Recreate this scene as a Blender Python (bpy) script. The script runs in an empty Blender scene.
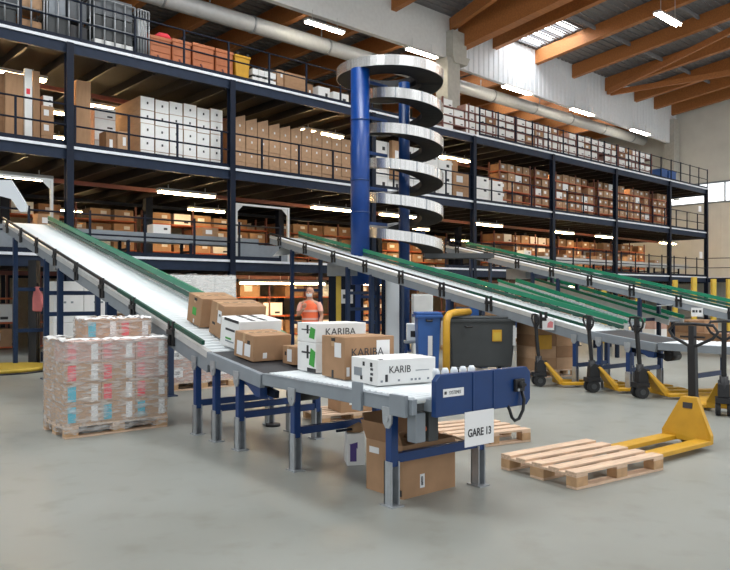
import bpy, math, random
from mathutils import Matrix, Vector
R = math.radians
rnd = random.Random(7)
scn = bpy.context.scene
col = scn.collection
# ------------------------------------------------------------------ camera numbers (image taken as 730x570)
F, CX, HY, H = 712.0, 365.0, 293.0, 1.62
def G(px, py, z=0.0):
    Y = (H - z) * F / (py - HY)
    return Vector(((px - CX) / F * Y, Y, z))
# mezzanine frame: u runs along its front, v goes into it
VX = 1155.0
_n = math.hypot((VX - CX) / F, 1)
D = ((VX - CX) / F / _n, 1 / _n)
N = (-D[1], D[0])
MA = math.atan2(D[1], D[0])
OX, OY = (68 - CX) / 39.0, F / 39.0
MEZ = Matrix.Translation((OX, OY, 0)) @ Matrix.Rotation(MA, 4, 'Z')
def P(u, v, z=0.0):
    return MEZ @ Vector((u, v, z))
def U(px, v=0.0):
    r = (px - CX) / F
    return (r * (OY + v * N[1]) - OX - v * N[0]) / (D[0] - r * D[1])
def ZU(py, u, v):
    Y = OY + u * D[1] + v * N[1]
    return H - (py - HY) * Y / F

# ------------------------------------------------------------------ materials
MATS = {}
def mat(name, rgb, rough=.6, metal=0.0, emit=0.0, noise=0.0, nscale=6.0, bump=0.0, coords='Object', alpha=1.0, stretch=None):
    m = bpy.data.materials.new(name)
    m.use_nodes = True
    nt = m.node_tree
    b = nt.nodes['Principled BSDF']
    c = (*rgb, 1)
    b.inputs['Base Color'].default_value = c
    b.inputs['Roughness'].default_value = rough
    b.inputs['Metallic'].default_value = metal
    if emit:
        b.inputs['Emission Color'].default_value = c
        b.inputs['Emission Strength'].default_value = emit
    if noise or bump:
        tc = nt.nodes.new('ShaderNodeTexCoord')
        mp = nt.nodes.new('ShaderNodeMapping')
        if stretch: mp.inputs['Scale'].default_value = stretch
        nz = nt.nodes.new('ShaderNodeTexNoise')
        nz.inputs['Scale'].default_value = nscale
        nz.inputs['Detail'].default_value = 4
        nt.links.new(tc.outputs[coords], mp.inputs['Vector'])
        nt.links.new(mp.outputs['Vector'], nz.inputs['Vector'])
        if noise:
            rp = nt.nodes.new('ShaderNodeValToRGB')
            rp.color_ramp.elements[0].position = .3
            rp.color_ramp.elements[1].position = .7
            rp.color_ramp.elements[0].color = (*[max(0, x * (1 - noise)) for x in rgb], 1)
            rp.color_ramp.elements[1].color = (*[min(1, x * (1 + noise)) for x in rgb], 1)
            nt.links.new(nz.outputs['Fac'], rp.inputs['Fac'])
            nt.links.new(rp.outputs['Color'], b.inputs['Base Color'])
        if bump:
            bp = nt.nodes.new('ShaderNodeBump')
            bp.inputs['Strength'].default_value = bump
            bp.inputs['Distance'].default_value = .02
            nt.links.new(nz.outputs['Fac'], bp.inputs['Height'])
            nt.links.new(bp.outputs['Normal'], b.inputs['Normal'])
    MATS[name] = m
    return m
m_card = mat('cardboard', (.40, .235, .128), .85, noise=.10, nscale=5)
m_card2 = mat('cardboard_pale', (.47, .295, .175), .85, noise=.10, nscale=5)
m_card3 = mat('cardboard_dark', (.30, .165, .085), .85, noise=.12, nscale=5)
m_cardrose = mat('cardboard_rosy', (.52, .33, .27), .8, noise=.10)
m_tape = mat('tape', (.50, .32, .17), .35)
m_white = mat('white_card', (.86, .86, .84), .7, noise=.03)
m_paper = mat('paper', (.82, .82, .82), .7)
m_black = mat('black', (.012, .012, .014), .5)
m_ink = mat('ink', (.05, .05, .055), .8)
m_rubber = mat('rubber', (.02, .02, .021), .75, noise=.2)
m_belt = mat('belt', (.035, .037, .042), .6, noise=.2)
m_navy = mat('navy_steel', (.006, .011, .025), .55, noise=.12)
m_edge = mat('deck_edge', (.016, .026, .050), .55, noise=.12)
m_lip = mat('galvanised_lip', (.78, .81, .86), .4, noise=.08)
m_blue = mat('blue_paint', (.002, .034, .145), .38, noise=.08)
m_bluebright = mat('blue_paint_bright', (.001, .042, .22), .36, noise=.08)
m_trest = mat('trestle_blue', (.004, .022, .070), .45, noise=.08)
m_bluebin = mat('blue_plastic', (.025, .10, .33), .45, noise=.05)
m_grey = mat('grey_steel', (.24, .27, .30), .42, noise=.06)
m_galv = mat('galvanised', (.40, .42, .44), .42, metal=.5, noise=.12, nscale=12)
m_alu = mat('aluminium', (.62, .63, .62), .35, metal=.3, noise=.05)
m_roller = mat('roller', (.80, .84, .85), .38, metal=.05, noise=.04)
m_crate = mat('crate_grey', (.11, .12, .13), .6, noise=.08)
m_green = mat('green_plastic', (.004, .20, .10), .4, noise=.08)
m_greend = mat('dark_green', (.005, .07, .045), .4, noise=.1)
m_yellow = mat('yellow_paint', (.60, .32, .018), .45, noise=.08)
m_yellowp = mat('yellow_post', (.62, .42, .05), .5, noise=.08)
m_dgrey = mat('dark_grey_plastic', (.052, .057, .059), .55, noise=.06)
m_wood = mat('pallet_wood', (.66, .47, .33), .8, noise=.18, nscale=5, stretch=(1, 9, 9))
m_woodd = mat('pallet_block', (.52, .32, .17), .85, noise=.2, nscale=9)
m_glulam = mat('glulam', (.44, .165, .045), .6, noise=.16, nscale=3, stretch=(.6, 5, 5))
m_roof = mat('roof_sheet', (.22, .22, .23), .6, noise=.12)
m_wallw = mat('white_cladding', (.80, .83, .87), .6, noise=.03)
m_smooth = mat('white_fascia', (.78, .79, .78), .7, noise=.04)
m_conc = mat('concrete', (.50, .49, .44), .85, noise=.08, bump=.15)
m_endwall = mat('end_wall', (.70, .70, .655), .75, noise=.05, nscale=1.2)
m_backwall = mat('back_wall', (.28, .26, .22), .85, noise=.1)
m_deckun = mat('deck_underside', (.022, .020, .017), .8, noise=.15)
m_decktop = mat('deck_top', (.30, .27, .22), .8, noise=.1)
m_joist = mat('joist_steel', (.016, .015, .016), .5, noise=.15)
m_orange = mat('rack_orange', (.48, .105, .03), .5, noise=.1)
m_redbrown = mat('rack_redbrown', (.17, .055, .045), .55, noise=.1)
m_terra = mat('terracotta_plastic', (.48, .155, .06), .55, noise=.08)
m_tube = mat('lamp_tube', (1.0, .70, .36), .5, emit=44)
m_tubew = mat('lamp_tube_cool', (1.0, .90, .72), .5, emit=40)
m_sky = mat('skylight', (.92, .97, 1.0), .5, emit=5)
m_window = mat('daylight_window', (.93, .97, 1.0), .5, emit=1.25)
m_red = mat('label_red', (.80, .045, .07), .6)
m_pink = mat('label_pink', (.72, .24, .25), .6)
m_cyan = mat('label_cyan', (.04, .45, .60), .6)
m_lgreen = mat('print_green', (.05, .36, .05), .6)
m_purple = mat('print_purple', (.10, .06, .25), .6)
m_skin = mat('skin', (.52, .28, .19), .6)
m_vest = mat('hi_vis_orange', (.95, .17, .06), .6)
m_vestr = mat('hi_vis_pale', (.85, .45, .36), .6)
m_lime = mat('hi_vis_lime', (.42, .60, .08), .6)
m_shirt = mat('grey_shirt', (.45, .36, .34), .8)
m_plaid = mat('pinkish_cloth', (.62, .19, .19), .85, noise=.1)
m_chrome = mat('spiral_steel', (.74, .73, .71), .27, metal=.8, noise=.15, nscale=3, stretch=(9, 9, .1))
m_duct = mat('duct_steel', (.66, .67, .67), .45, metal=.15, noise=.05)
m_clearpl = mat('white_plastic', (.74, .78, .82), .45)
m_paperbrown = mat('kraft_paper', (.36, .22, .12), .85, noise=.15)
for m_ in (m_navy, m_edge, m_joist): m_.node_tree.nodes['Principled BSDF'].inputs['Specular IOR Level'].default_value = .22
# painted concrete floor: smooth grey with scuffs and worn patches
m_floor = mat('painted_floor', (.40, .405, .375), .34)
def _floor():
    nt = m_floor.node_tree; b = nt.nodes['Principled BSDF']
    tc = nt.nodes.new('ShaderNodeTexCoord')
    n1 = nt.nodes.new('ShaderNodeTexNoise'); n1.inputs['Scale'].default_value = .45; n1.inputs['Detail'].default_value = 5
    n2 = nt.nodes.new('ShaderNodeTexNoise'); n2.inputs['Scale'].default_value = 3.2; n2.inputs['Detail'].default_value = 8
    nt.links.new(tc.outputs['Object'], n1.inputs['Vector']); nt.links.new(tc.outputs['Object'], n2.inputs['Vector'])
    r1 = nt.nodes.new('ShaderNodeValToRGB')
    r1.color_ramp.elements[0].position = .30; r1.color_ramp.elements[0].color = (.232, .236, .208, 1)
    r1.color_ramp.elements[1].position = .62; r1.color_ramp.elements[1].color = (.30, .310, .285, 1)
    r2 = nt.nodes.new('ShaderNodeValToRGB')
    r2.color_ramp.elements[0].position = .28; r2.color_ramp.elements[0].color = (.72, .69, .62, 1)
    r2.color_ramp.elements[1].position = .46; r2.color_ramp.elements[1].color = (1, 1, 1, 1)
    mx = nt.nodes.new('ShaderNodeMixRGB'); mx.blend_type = 'MULTIPLY'; mx.inputs[0].default_value = .45
    nt.links.new(n1.outputs['Fac'], r1.inputs['Fac']); nt.links.new(n2.outputs['Fac'], r2.inputs['Fac'])
    nt.links.new(r1.outputs['Color'], mx.inputs[1]); nt.links.new(r2.outputs['Color'], mx.inputs[2])
    nt.links.new(mx.outputs['Color'], b.inputs['Base Color'])
    mr = nt.nodes.new('ShaderNodeMapRange'); mr.inputs[3].default_value = .28; mr.inputs[4].default_value = .5
    nt.links.new(n1.outputs['Fac'], mr.inputs[0]); nt.links.new(mr.outputs[0], b.inputs['Roughness'])
_floor()
# crinkled clear stretch film
m_film = bpy.data.materials.new('stretch_film'); m_film.use_nodes = True
def _film():
    nt = m_film.node_tree
    for n in list(nt.nodes): nt.nodes.remove(n)
    out = nt.nodes.new('ShaderNodeOutputMaterial'); mix = nt.nodes.new('ShaderNodeMixShader')
    tr = nt.nodes.new('ShaderNodeBsdfTransparent'); gl = nt.nodes.new('ShaderNodeBsdfPrincipled')
    gl.inputs['Base Color'].default_value = (.80, .79, .77, 1); gl.inputs['Roughness'].default_value = .22
    tc = nt.nodes.new('ShaderNodeTexCoord'); mp = nt.nodes.new('ShaderNodeMapping'); mp.inputs['Scale'].default_value = (2, 2, 9)
    nz = nt.nodes.new('ShaderNodeTexNoise'); nz.inputs['Scale'].default_value = 3.2; nz.inputs['Detail'].default_value = 6
    rp = nt.nodes.new('ShaderNodeValToRGB')
    rp.color_ramp.elements[0].position = .42; rp.color_ramp.elements[0].color = (.17, .17, .17, 1)
    rp.color_ramp.elements[1].position = .72; rp.color_ramp.elements[1].color = (.66, .66, .66, 1)
    bp = nt.nodes.new('ShaderNodeBump'); bp.inputs['Strength'].default_value = .8; bp.inputs['Distance'].default_value = .03
    L = nt.links.new
    L(tc.outputs['Object'], mp.inputs['Vector']); L(mp.outputs['Vector'], nz.inputs['Vector'])
    L(nz.outputs['Fac'], rp.inputs['Fac']); L(nz.outputs['Fac'], bp.inputs['Height']); L(bp.outputs['Normal'], gl.inputs['Normal'])
    L(rp.outputs['Color'], mix.inputs[0]); L(tr.outputs[0], mix.inputs[1]); L(gl.outputs[0], mix.inputs[2]); L(mix.outputs[0], out.inputs[0])
_film()

m_filmcap = mat('gathered_film', (.84, .83, .82), .3, bump=.6, nscale=9)
# ------------------------------------------------------------------ mesh helpers
class MB:
    def __init__(s): s.v = []; s.f = []; s.m = []; s.sm = []
    def add(s, vs, fs, mi=0, smooth=False):
        o = len(s.v); s.v += [tuple(x) for x in vs]
        for f in fs: s.f.append([i + o for i in f]); s.m.append(mi); s.sm.append(smooth)
        return s
    def box(s, x0, y0, z0, x1, y1, z1, mi=0, M=None):
        vs = [Vector(p) for p in ((x0, y0, z0), (x1, y0, z0), (x1, y1, z0), (x0, y1, z0), (x0, y0, z1), (x1, y0, z1), (x1, y1, z1), (x0, y1, z1))]
        if M is not None: vs = [M @ p for p in vs]
        return s.add(vs, [(0, 3, 2, 1), (4, 5, 6, 7), (0, 1, 5, 4), (1, 2, 6, 5), (2, 3, 7, 6), (3, 0, 4, 7)], mi)
    def bar(s, p0, p1, w, h, mi=0, up=(0, 0, 1)):
        p0, p1 = Vector(p0), Vector(p1); d = (p1 - p0).normalized(); upv = Vector(up)
        sd = d.cross(upv)
        if sd.length < 1e-4: sd = d.cross(Vector((1, 0, 0)))
        sd.normalize(); uv = sd.cross(d).normalized()
        vs = []
        for p in (p0, p1):
            for a, b in ((-1, -1), (1, -1), (1, 1), (-1, 1)): vs.append(p + sd * (a * w / 2) + uv * (b * h / 2))
        return s.add(vs, [(0, 1, 2, 3), (7, 6, 5, 4), (0, 4, 5, 1), (1, 5, 6, 2), (2, 6, 7, 3), (3, 7, 4, 0)], mi)
    def tube(s, pts, r, n=8, mi=0, closed=False):
        pts = [Vector(p) for p in pts]; k = len(pts); rs = r if isinstance(r, (list, tuple)) else [r] * k
        vs = []; pn = None
        for i, p in enumerate(pts):
            a = pts[(i - 1) % k] if (closed or i) else p
            b = pts[(i + 1) % k] if (closed or i < k - 1) else p
            t = (b - a).normalized()
            if pn is None:
                pn = t.orthogonal().normalized()
            else:
                pn = (pn - t * pn.dot(t)).normalized()
            q = t.cross(pn)
            for j in range(n):
                an = 2 * math.pi * j / n
                vs.append(p + (pn * math.cos(an) + q * math.sin(an)) * rs[i])
        fs = []
        for i in range(k if closed else k - 1):
            for j in range(n):
                fs.append((i * n + j, i * n + (j + 1) % n, ((i + 1) % k) * n + (j + 1) % n, ((i + 1) % k) * n + j))
        s.add(vs, fs, mi, True)
        if not closed:
            o = len(s.v) - len(vs)
            s.f.append([o + j for j in reversed(range(n))]); s.m.append(mi); s.sm.append(False)
            s.f.append([o + (k - 1) * n + j for j in range(n)]); s.m.append(mi); s.sm.append(False)
        return s
    def prism(s, poly, y0, y1, mi=0, M=None):      # outline in x-z, extruded along y
        n = len(poly); vs = [Vector((x, y0, z)) for x, z in poly] + [Vector((x, y1, z)) for x, z in poly]
        if M is not None: vs = [M @ p for p in vs]
        fs = [list(range(n)), list(reversed(range(n, 2 * n)))]
        for i in range(n): fs.append(((i + 1) % n, i, n + i, n + (i + 1) % n))
        return s.add(vs, fs, mi)
    def quad(s, a, b, c, d, mi=0): return s.add([a, b, c, d], [(0, 1, 2, 3)], mi)
    def mesh(s, name, mats):
        me = bpy.data.meshes.new(name); me.from_pydata(s.v, [], s.f)
        for m in (mats if isinstance(mats, (list, tuple)) else [mats]): me.materials.append(m)
        me.polygons.foreach_set('material_index', s.m); me.polygons.foreach_set('use_smooth', s.sm)
        me.update(); return me
    def build(s, name, mats, parent=None, M=None, bevel=0):
        return link(name, s.mesh(name, mats), parent, M, bevel)
def link(name, data, parent=None, M=None, bevel=0):
    o = bpy.data.objects.new(name, data); col.objects.link(o)
    if parent is not None: o.parent = parent
    if M is not None: o.matrix_basis = M
    if bevel:
        b = o.modifiers.new('edge', 'BEVEL'); b.width = bevel; b.segments = 2; b.limit_method = 'ANGLE'; b.angle_limit = R(40)
    return o
LABELS = {}
def tag(o, label, cat, group=None):
    o['label'] = label; o['category'] = cat
    if group: o['group'] = group
    LABELS.setdefault(label, []).append(o.name)
    return o
def thing(name, label, cat, M, group=None):
    o = bpy.data.objects.new(name, None); col.objects.link(o); o.empty_display_size = .2
    o.matrix_basis = M; return tag(o, label, cat, group)
def struct(name, mb, m, M=None):
    o = mb.build(name, m, None, M); o['kind'] = 'structure'; return o
def copy_tree(o, parent=None):
    c = o.copy(); col.objects.link(c)
    if parent is not None: c.parent = parent
    for ch in KIDS.get(o.name, []): copy_tree(ch, c)
    return c
KIDS = {}
def remember(root):
    KIDS.clear()
    for o in bpy.data.objects:
        if o.parent is not None: KIDS.setdefault(o.parent.name, []).append(o)
def TR(x, y, z=0, a=0): return Matrix.Translation((x, y, z)) @ Matrix.Rotation(a, 4, 'Z')
def text(name, s, size, m, parent, M, sx=1.0, bold=0.0):
    c = bpy.data.curves.new(name, 'FONT'); c.body = s; c.size = size; c.extrude = .0006; c.offset = bold; c.align_x = 'CENTER'; c.align_y = 'CENTER'
    c.materials.append(m)
    o = bpy.data.objects.new(name, c); col.objects.link(o); bpy.context.view_layer.update()
    me = bpy.data.meshes.new_from_object(o.evaluated_get(bpy.context.evaluated_depsgraph_get()))
    bpy.data.objects.remove(o); me.name = name
    return link(name, me, parent, M @ Matrix.Rotation(R(90), 4, 'X') @ Matrix.Diagonal((sx, 1, 1, 1)))
ORD = ['zeroth', 'first', 'second', 'third', 'fourth', 'fifth', 'sixth', 'seventh', 'eighth', 'ninth', 'tenth', 'eleventh', 'twelfth', 'thirteenth',
       'fourteenth', 'fifteenth', 'sixteenth', 'seventeenth', 'eighteenth', 'nineteenth', 'twentieth'] + ['twenty-' + x for x in
       ('first', 'second', 'third', 'fourth', 'fifth', 'sixth', 'seventh', 'eighth', 'ninth')] + ['thirtieth'] + ['thirty-' + x for x in
       ('first', 'second', 'third', 'fourth', 'fifth', 'sixth', 'seventh', 'eighth', 'ninth')] + ['fortieth']

# ------------------------------------------------------------------ setting: floor, walls, roof
struct('floor', MB().box(-45, -14, -.2, 60, 75, 0), m_floor)
Z3, Z2, Z1 = 8.05, 5.34, 2.58           # deck levels
COLS = [0, 4.78, 10.54, 16.13, 21.81, 27.52, 33.6, 38.6]
UE = 41.2                               # end wall
BV = 3.0                                # fascia plane
struct('wall_back', MB().box(-14, 13, 0, UE, 13.2, 16), m_backwall, MEZ)
w = MB()
zb0, zb1 = 7.55, 8.75
w.box(UE, -30, 0, UE + .3, 14, zb0).box(UE, -30, zb1, UE + .3, 14, 18)
for i in range(22):                     # shallow vertical panel joints of the end cladding
    w.box(UE - .02, -30 + i * 2, .0, UE, -29.95 + i * 2, zb0, 0)
struct('wall_end', w, m_endwall, MEZ)
struct('window_1', MB().box(UE + .1, -30, zb0, UE + .2, 14, zb1), m_window, MEZ)
t = MB()
for i in range(12): t.box(UE - .02, -29 + i * 3.6, zb0, UE + .1, -28.93 + i * 3.6, zb1)
t.box(UE - .04, -30, zb0 - .1, UE + .1, 14, zb0).box(UE - .04, -30, zb1, UE + .1, 14, zb1 + .1)
struct('window_frame', t, m_grey, MEZ)
# white fascia over the mezzanine front: smooth left part, corrugated right part
f0 = 12.35
struct('wall_fascia', MB().box(-14, BV, f0, 18.2, BV + .25, 16.6), m_smooth, MEZ)
cw = MB(); x = 18.2; k = 0
prof = []
while x < UE:
    prof += [(x, 0), (x + .14, 0), (x + .19, -.035), (x + .33, -.035)]; x += .38
prof.append((UE, 0))
vs = []; fs = []
for i, (a, b) in enumerate(prof):
    zz = f0 - .25 - (a - 18.2) * .022
    vs += [(a, BV + b, zz), (a, BV + b, 15.4), (a, BV + .2, zz), (a, BV + .2, 15.4)]
for i in range(len(prof) - 1):
    q = i * 4
    fs += [(q, q + 4, q + 5, q + 1), (q + 2, q + 3, q + 7, q + 6), (q, q + 2, q + 6, q + 4), (q + 1, q + 5, q + 7, q + 3)]
cw.add(vs, fs)
struct('wall_corrugated', cw, m_wallw, MEZ)
struct('pillar', MB().box(17.7, BV - .3, Z3, 18.55, BV + .4, 12.3).box(17.95, BV - .4, 12.45, 18.9, BV + .4, 13.55).prism([(17.95, 12.46), (18.1, 12.1), (18.95, 12.1), (19.15, 12.46)], BV - .4, BV + .4), m_conc, MEZ)
struct('pillar', MB().box(40.3, BV - .3, Z3 - .2, 41.1, BV + .4, 13.2), m_conc, MEZ)
# hall roof: corrugated sheets rising gently from the fascia, skylight strips, some added for light, left open between the beams
RS = .11
def zr(v): return 14.36 + (BV - v) * RS
SKYL = [(22.1, 24.8, .2, 2.8), (35.5, 39.5, -22, -10), (3, 7, -11, -3), (-9, -5, -14, -6), (12, 15.5, -20, -12), (24, 27.5, -27, -17), (2, 6, -28, -19), (29.5, 33, -19, -9.5)]  # far-end strips lie out of view, added to light the end wall
edges_u = sorted({-30.0, UE} | {q for s_ in SKYL for q in s_[:2]})
edges_v = sorted({-34.0, BV} | {q for s_ in SKYL for q in s_[2:]})
rf = MB()
for ua, ub in zip(edges_u, edges_u[1:]):
    for va, vb in zip(edges_v, edges_v[1:]):
        uc, vc = (ua + ub) / 2, (va + vb) / 2
        if any(s_[0] < uc < s_[1] and s_[2] < vc < s_[3] for s_ in SKYL): continue
        rf.add([(ua, va, zr(va)), (ub, va, zr(va)), (ub, vb, zr(vb)), (ua, vb, zr(vb)), (ua, va, zr(va) + .15), (ub, va, zr(va) + .15), (ub, vb, zr(vb) + .15), (ua, vb, zr(vb) + .15)],
               [(0, 3, 2, 1), (4, 5, 6, 7), (0, 1, 5, 4), (1, 2, 6, 5), (2, 3, 7, 6), (3, 0, 4, 7)])
v = BV
while v > -16:                          # ribs of the roof sheets, parallel to the fascia
    rf.bar((-6, v, zr(v) - .03), (UE, v, zr(v) - .03), .07, .05); v -= .33
struct('ceiling', rf, m_roof, MEZ)
for i, s_ in enumerate(SKYL):
    a, b, c, d = s_
    sk = MB().add([(a, c, zr(c) + .1), (b, c, zr(c) + .1), (b, d, zr(d) + .1), (a, d, zr(d) + .1)], [(0, 3, 2, 1)])
    struct('skylight_window', sk, m_sky, MEZ)
    fr = MB()
    for q in range(5):
        vv = c + (d - c) * q / 4
        fr.bar((a, vv, zr(vv) - .02), (b, vv, zr(vv) - .02), .08, .10)
    struct('skylight_window_frame', fr, m_roof, MEZ)
def arealight(name, u, v, z, sx, sy, power, color=(1, 1, 1)):
    l = bpy.data.lights.new(name, 'AREA'); l.shape = 'RECTANGLE'; l.size = sx; l.size_y = sy; l.energy = power; l.color = color
    o = bpy.data.objects.new(name, l); col.objects.link(o); o.matrix_basis = MEZ @ Matrix.Translation((u, v, z)); return o
for a, b, c, d in SKYL:
    arealight('skylight_daylight_fill', (a + b) / 2, (c + d) / 2, zr((c + d) / 2) - .12, b - a, d - c, (10 if d > 0 else 30) * (b - a) * (d - c), (.97, .99, 1))  # one per strip, the added far-end strips included
# glulam beams of the hall
def beam(u, v0, v1, zb, dep, wid, rise):
    struct('roof_beam', MB().bar((u, v0, zb + dep / 2), (u, v1, zb + dep / 2 + (v0 - v1) * rise), wid, dep), m_glulam, MEZ)
for u, zb, dep, wid in ((19.0, 12.95, 1.35, .5), (21.5, 13.55, .7, .3), (25.0, 13.55, .7, .3), (28.5, 13.55, .7, .3), (32.1, 13.5, .75, .3), (35.6, 13.5, .75, .3), (38.2, 13.5, .75, .3), (40.6, 13.5, .75, .3),
                        (14.6, 13.6, .95, .3), (10.8, 13.6, .95, .3), (7.0, 13.6, .95, .3), (3.2, 13.6, .95, .3), (-.6, 13.6, .95, .3)):
    beam(u, BV + .05, -32, zb, dep, wid, RS)
struct('roof_beam', MB().bar((32.1, BV - .1, 13.45), (27.5, -7.5, 14.0), .16, .3), m_glulam, MEZ)
struct('roof_beam', MB().bar((32.4, BV - .1, 13.45), (38.0, -12, 14.2), .16, .3), m_glulam, MEZ)
struct('roof_beam', MB().bar((18.2, 2.9, 13.9), (14.0, -12, 14.8), .22, .55), m_glulam, MEZ)
for v in (-.5, -4, -7.5, -11):
    pr = MB()
    for u0, u1 in ((19.5, 21.1), (21.6, 24.8), (25.3, 28.2), (28.8, 31.8), (32.4, 35.3), (35.9, 38)):
        pr.bar((u0, v, zr(v) - .3), (u1, v, zr(v) - .3), .1, .16)
    struct('roof_beam', pr, m_roof, MEZ)
# lower roof of the aisle behind the fascia
ar = MB()
AS = [(20.2, 22.6, 4.6, 6.4), (26.5, 30.5, 5.2, 8.2), (2.0, 4.5, 4.4, 5.6), (33, 36, 5.5, 8.0)]
eu = sorted({-14.0, UE} | {q for s_ in AS for q in s_[:2]}); ev = sorted({BV + .3, 13.0} | {q for s_ in AS for q in s_[2:]})
for ua, ub in zip(eu, eu[1:]):
    for va, vb in zip(ev, ev[1:]):
        if any(s_[0] < (ua + ub) / 2 < s_[1] and s_[2] < (va + vb) / 2 < s_[3] for s_ in AS): continue
        ar.box(ua, va, 13.5, ub, vb, 13.65)
v = 3.5
while v < 12.8:
    ar.bar((-10, v, 13.47), (UE, v, 13.47), .07, .06); v += .4
struct('ceiling_aisle', ar, m_roof, MEZ)
for a, b, c, d in AS: struct('skylight_window', MB().quad((a, c, 13.6), (a, d, 13.6), (b, d, 13.6), (b, c, 13.6)), m_sky, MEZ)
for i in range(19): struct('roof_beam', MB().bar((-8 + 2.62 * i, BV + .3, 12.9), (-8 + 2.62 * i, 12.9, 12.9), .28, .85), m_glulam, MEZ)
# round ventilation duct under the aisle beams
du = thing('ventilation_duct', 'long round pale grey metal ventilation duct hung under the roof beams', 'duct', MEZ)
q = MB().tube([(-12 + 3.7 * i, 4.6, 11.95) for i in range(15)], .31, 20); q.build('duct_pipe', m_duct, du)
for i in range(14): MB().tube([(-10 + 3.7 * i, 4.6, 11.95), (-9.92 + 3.7 * i, 4.6, 11.95)], .335, 20).build('joint_ring', m_galv, du)
for i in range(10): MB().bar((-9 + 5.24 * i, 4.6, 12.3), (-9 + 5.24 * i, 4.6, 12.6), .04, .04).build('hanger', m_galv, du)

# ------------------------------------------------------------------ mezzanine steel
UA, UB, VD = -7.0, 38.9, 12.5
for z in (Z3, Z2, Z1):
    if z == Z1:
        struct('mezzanine_floor', MB().box(UB, -14, z - .06, UE - .05, VD, z), m_decktop, MEZ)
        struct('mezzanine_beam', MB().box(UB - .02, -14, z - .30, UB + .04, .0, z - .02, 0).box(UB - .05, -14, z - .03, UB + .04, 0, z + .03, 1), [m_edge, m_lip], MEZ)
        for vv in (-13.5, -9, -4.5): struct('mezzanine_column', MB().box(UB + .1, vv, 0, UB + .28, vv + .18, z - .07), m_navy, MEZ)
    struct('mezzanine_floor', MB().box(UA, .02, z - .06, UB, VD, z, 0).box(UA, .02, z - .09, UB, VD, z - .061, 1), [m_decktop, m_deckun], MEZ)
    struct('mezzanine_beam', MB().box(UA, -.06, z - .29, UB, .0, z - .02, 0).box(UA, -.10, z - .30, UB, 0, z - .27, 0).box(UA, -.11, z - .03, UB, .02, z + .04, 1), [m_edge, m_lip], MEZ)
    struct('mezzanine_beam', MB().box(UB - .06, 0, z - .36, UB, VD, z - .02), m_edge, MEZ)
    u = UA + .4
    while u < UB - .3:
        struct('mezzanine_joist_beam', MB().box(u, .1, z - .33, u + .07, VD - .1, z - .09), m_joist, MEZ); u += 1.12
    for v in (3.1, 7.2): struct('mezzanine_beam', MB().box(UA, v, z - .45, UB, v + .12, z - .33), m_redbrown if v < 4 else m_navy, MEZ)
for i, u in enumerate([-5.2] + COLS):
    for v in (-.12, 5.6, 11):
        if v > 6 and i % 2: continue
        c = MB()
        if v < 0: c.box(u - .09, v - .05, 0, u + .09, v - .03, Z3 - .04).box(u - .09, v + .13, 0, u + .09, v + .15, Z3 - .04).box(u - .015, v - .03, 0, u + .015, v + .13, Z3 - .04).box(u - .2, v - .15, 0, u + .2, v + .25, .03)
        else: c.box(u - .13, v - .13, 0, u + .13, v + .13, Z3 - .46).box(u - .2, v - .2, 0, u + .2, v + .2, .03)
        struct('mezzanine_column', c, m_navy, MEZ)
def railing(label, u0, u1, z, step, mpost, hgt=1.1, v=-.02, rails=(1.1, .58)):
    th = thing('guard_railing', label, 'railing', MEZ @ Matrix.Translation((u0, v, z)))
    n = max(1, round((u1 - u0) / step)); Lr = u1 - u0
    pm = MB().box(-.025, -.025, .02, .025, .025, hgt).mesh('post', mpost)
    for i in range(n + 1): link('post', pm, th, Matrix.Translation((Lr * i / n, 0, 0)))
    for h_, nm in zip(rails, ('top_rail', 'middle_rail', 'lower_rail')): MB().tube([(0, 0, h_), (Lr, 0, h_)], .024, 6).build(nm, mpost, th)
    MB().box(0, -.012, .03, Lr, .004, .16).build('toe_board', mpost, th)
    return th
railing('dark railing along the front edge of the middle deck', UA, UB, Z2, 1.45, m_navy)
railing('dark close-posted railing along the top deck right of the spiral conveyor', 16.6, UB, Z3, 1.25, m_navy, 1.25, -.02, (1.2, .62))
railing('dark railing along the top deck left of the spiral conveyor', UA, 13.5, Z3, 1.45, m_navy)
railing('dark railing along the lowest deck left of the spiral conveyor', UA, 6.6, Z1, 1.5, m_navy, 1.2)
railing('dark railing along the lowest deck right of the spiral conveyor', 14.5, UB, Z1, 1.5, m_navy, 1.2)
e = thing('guard_railing', 'short dark railing turning the far end of the lowest deck', 'railing', MEZ @ Matrix.Translation((UB, -.02, Z1)) @ Matrix.Rotation(R(-62), 4, 'Z'))
for i in range(4): MB().box(-.025 + i * 1.3, -.025, -2.55 if i else .03, .025 + i * 1.3, .025, 1.2).build('post', m_navy, e)
for h_ in (1.2, .6): MB().tube([(0, 0, h_), (3.9, 0, h_)], .024, 6).build('rail', m_navy, e)

# ------------------------------------------------------------------ lamps
lm_h = MB().prism([(-.09, .09), (-.11, 0), (.11, 0), (.09, .09)], -.75, .75).mesh('housing', m_alu)
lm_t = MB().tube([(.055, -.72, -.03), (.055, .72, -.03)], .03, 8).tube([(-.055, -.72, -.03), (-.055, .72, -.03)], .03, 8).mesh('tube', m_tube)
lm_tc = lm_t.copy(); lm_tc.materials[0] = m_tubew
lm_r = MB().box(-.006, -.006, .09, .006, .006, 1).mesh('hanger', m_alu)
def lamp(label, u, v, z, cool=False, drop=.3, big=1.0, turn=90):
    th = thing('fluorescent_lamp', label, 'lamp', MEZ @ TR(u, v, z, R(turn)) @ Matrix.Diagonal((big, big, 1, 1)), 'fluorescent lamps')
    link('housing', lm_h, th); link('tube', lm_tc if cool else lm_t, th)
    for q in (-.49, .49): link('hanger', lm_r, th, Matrix.Translation((0, q, .09)) @ Matrix.Diagonal((1, 1, drop - .09, 1)) @ Matrix.Translation((0, 0, -.09)))
    return th
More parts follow.
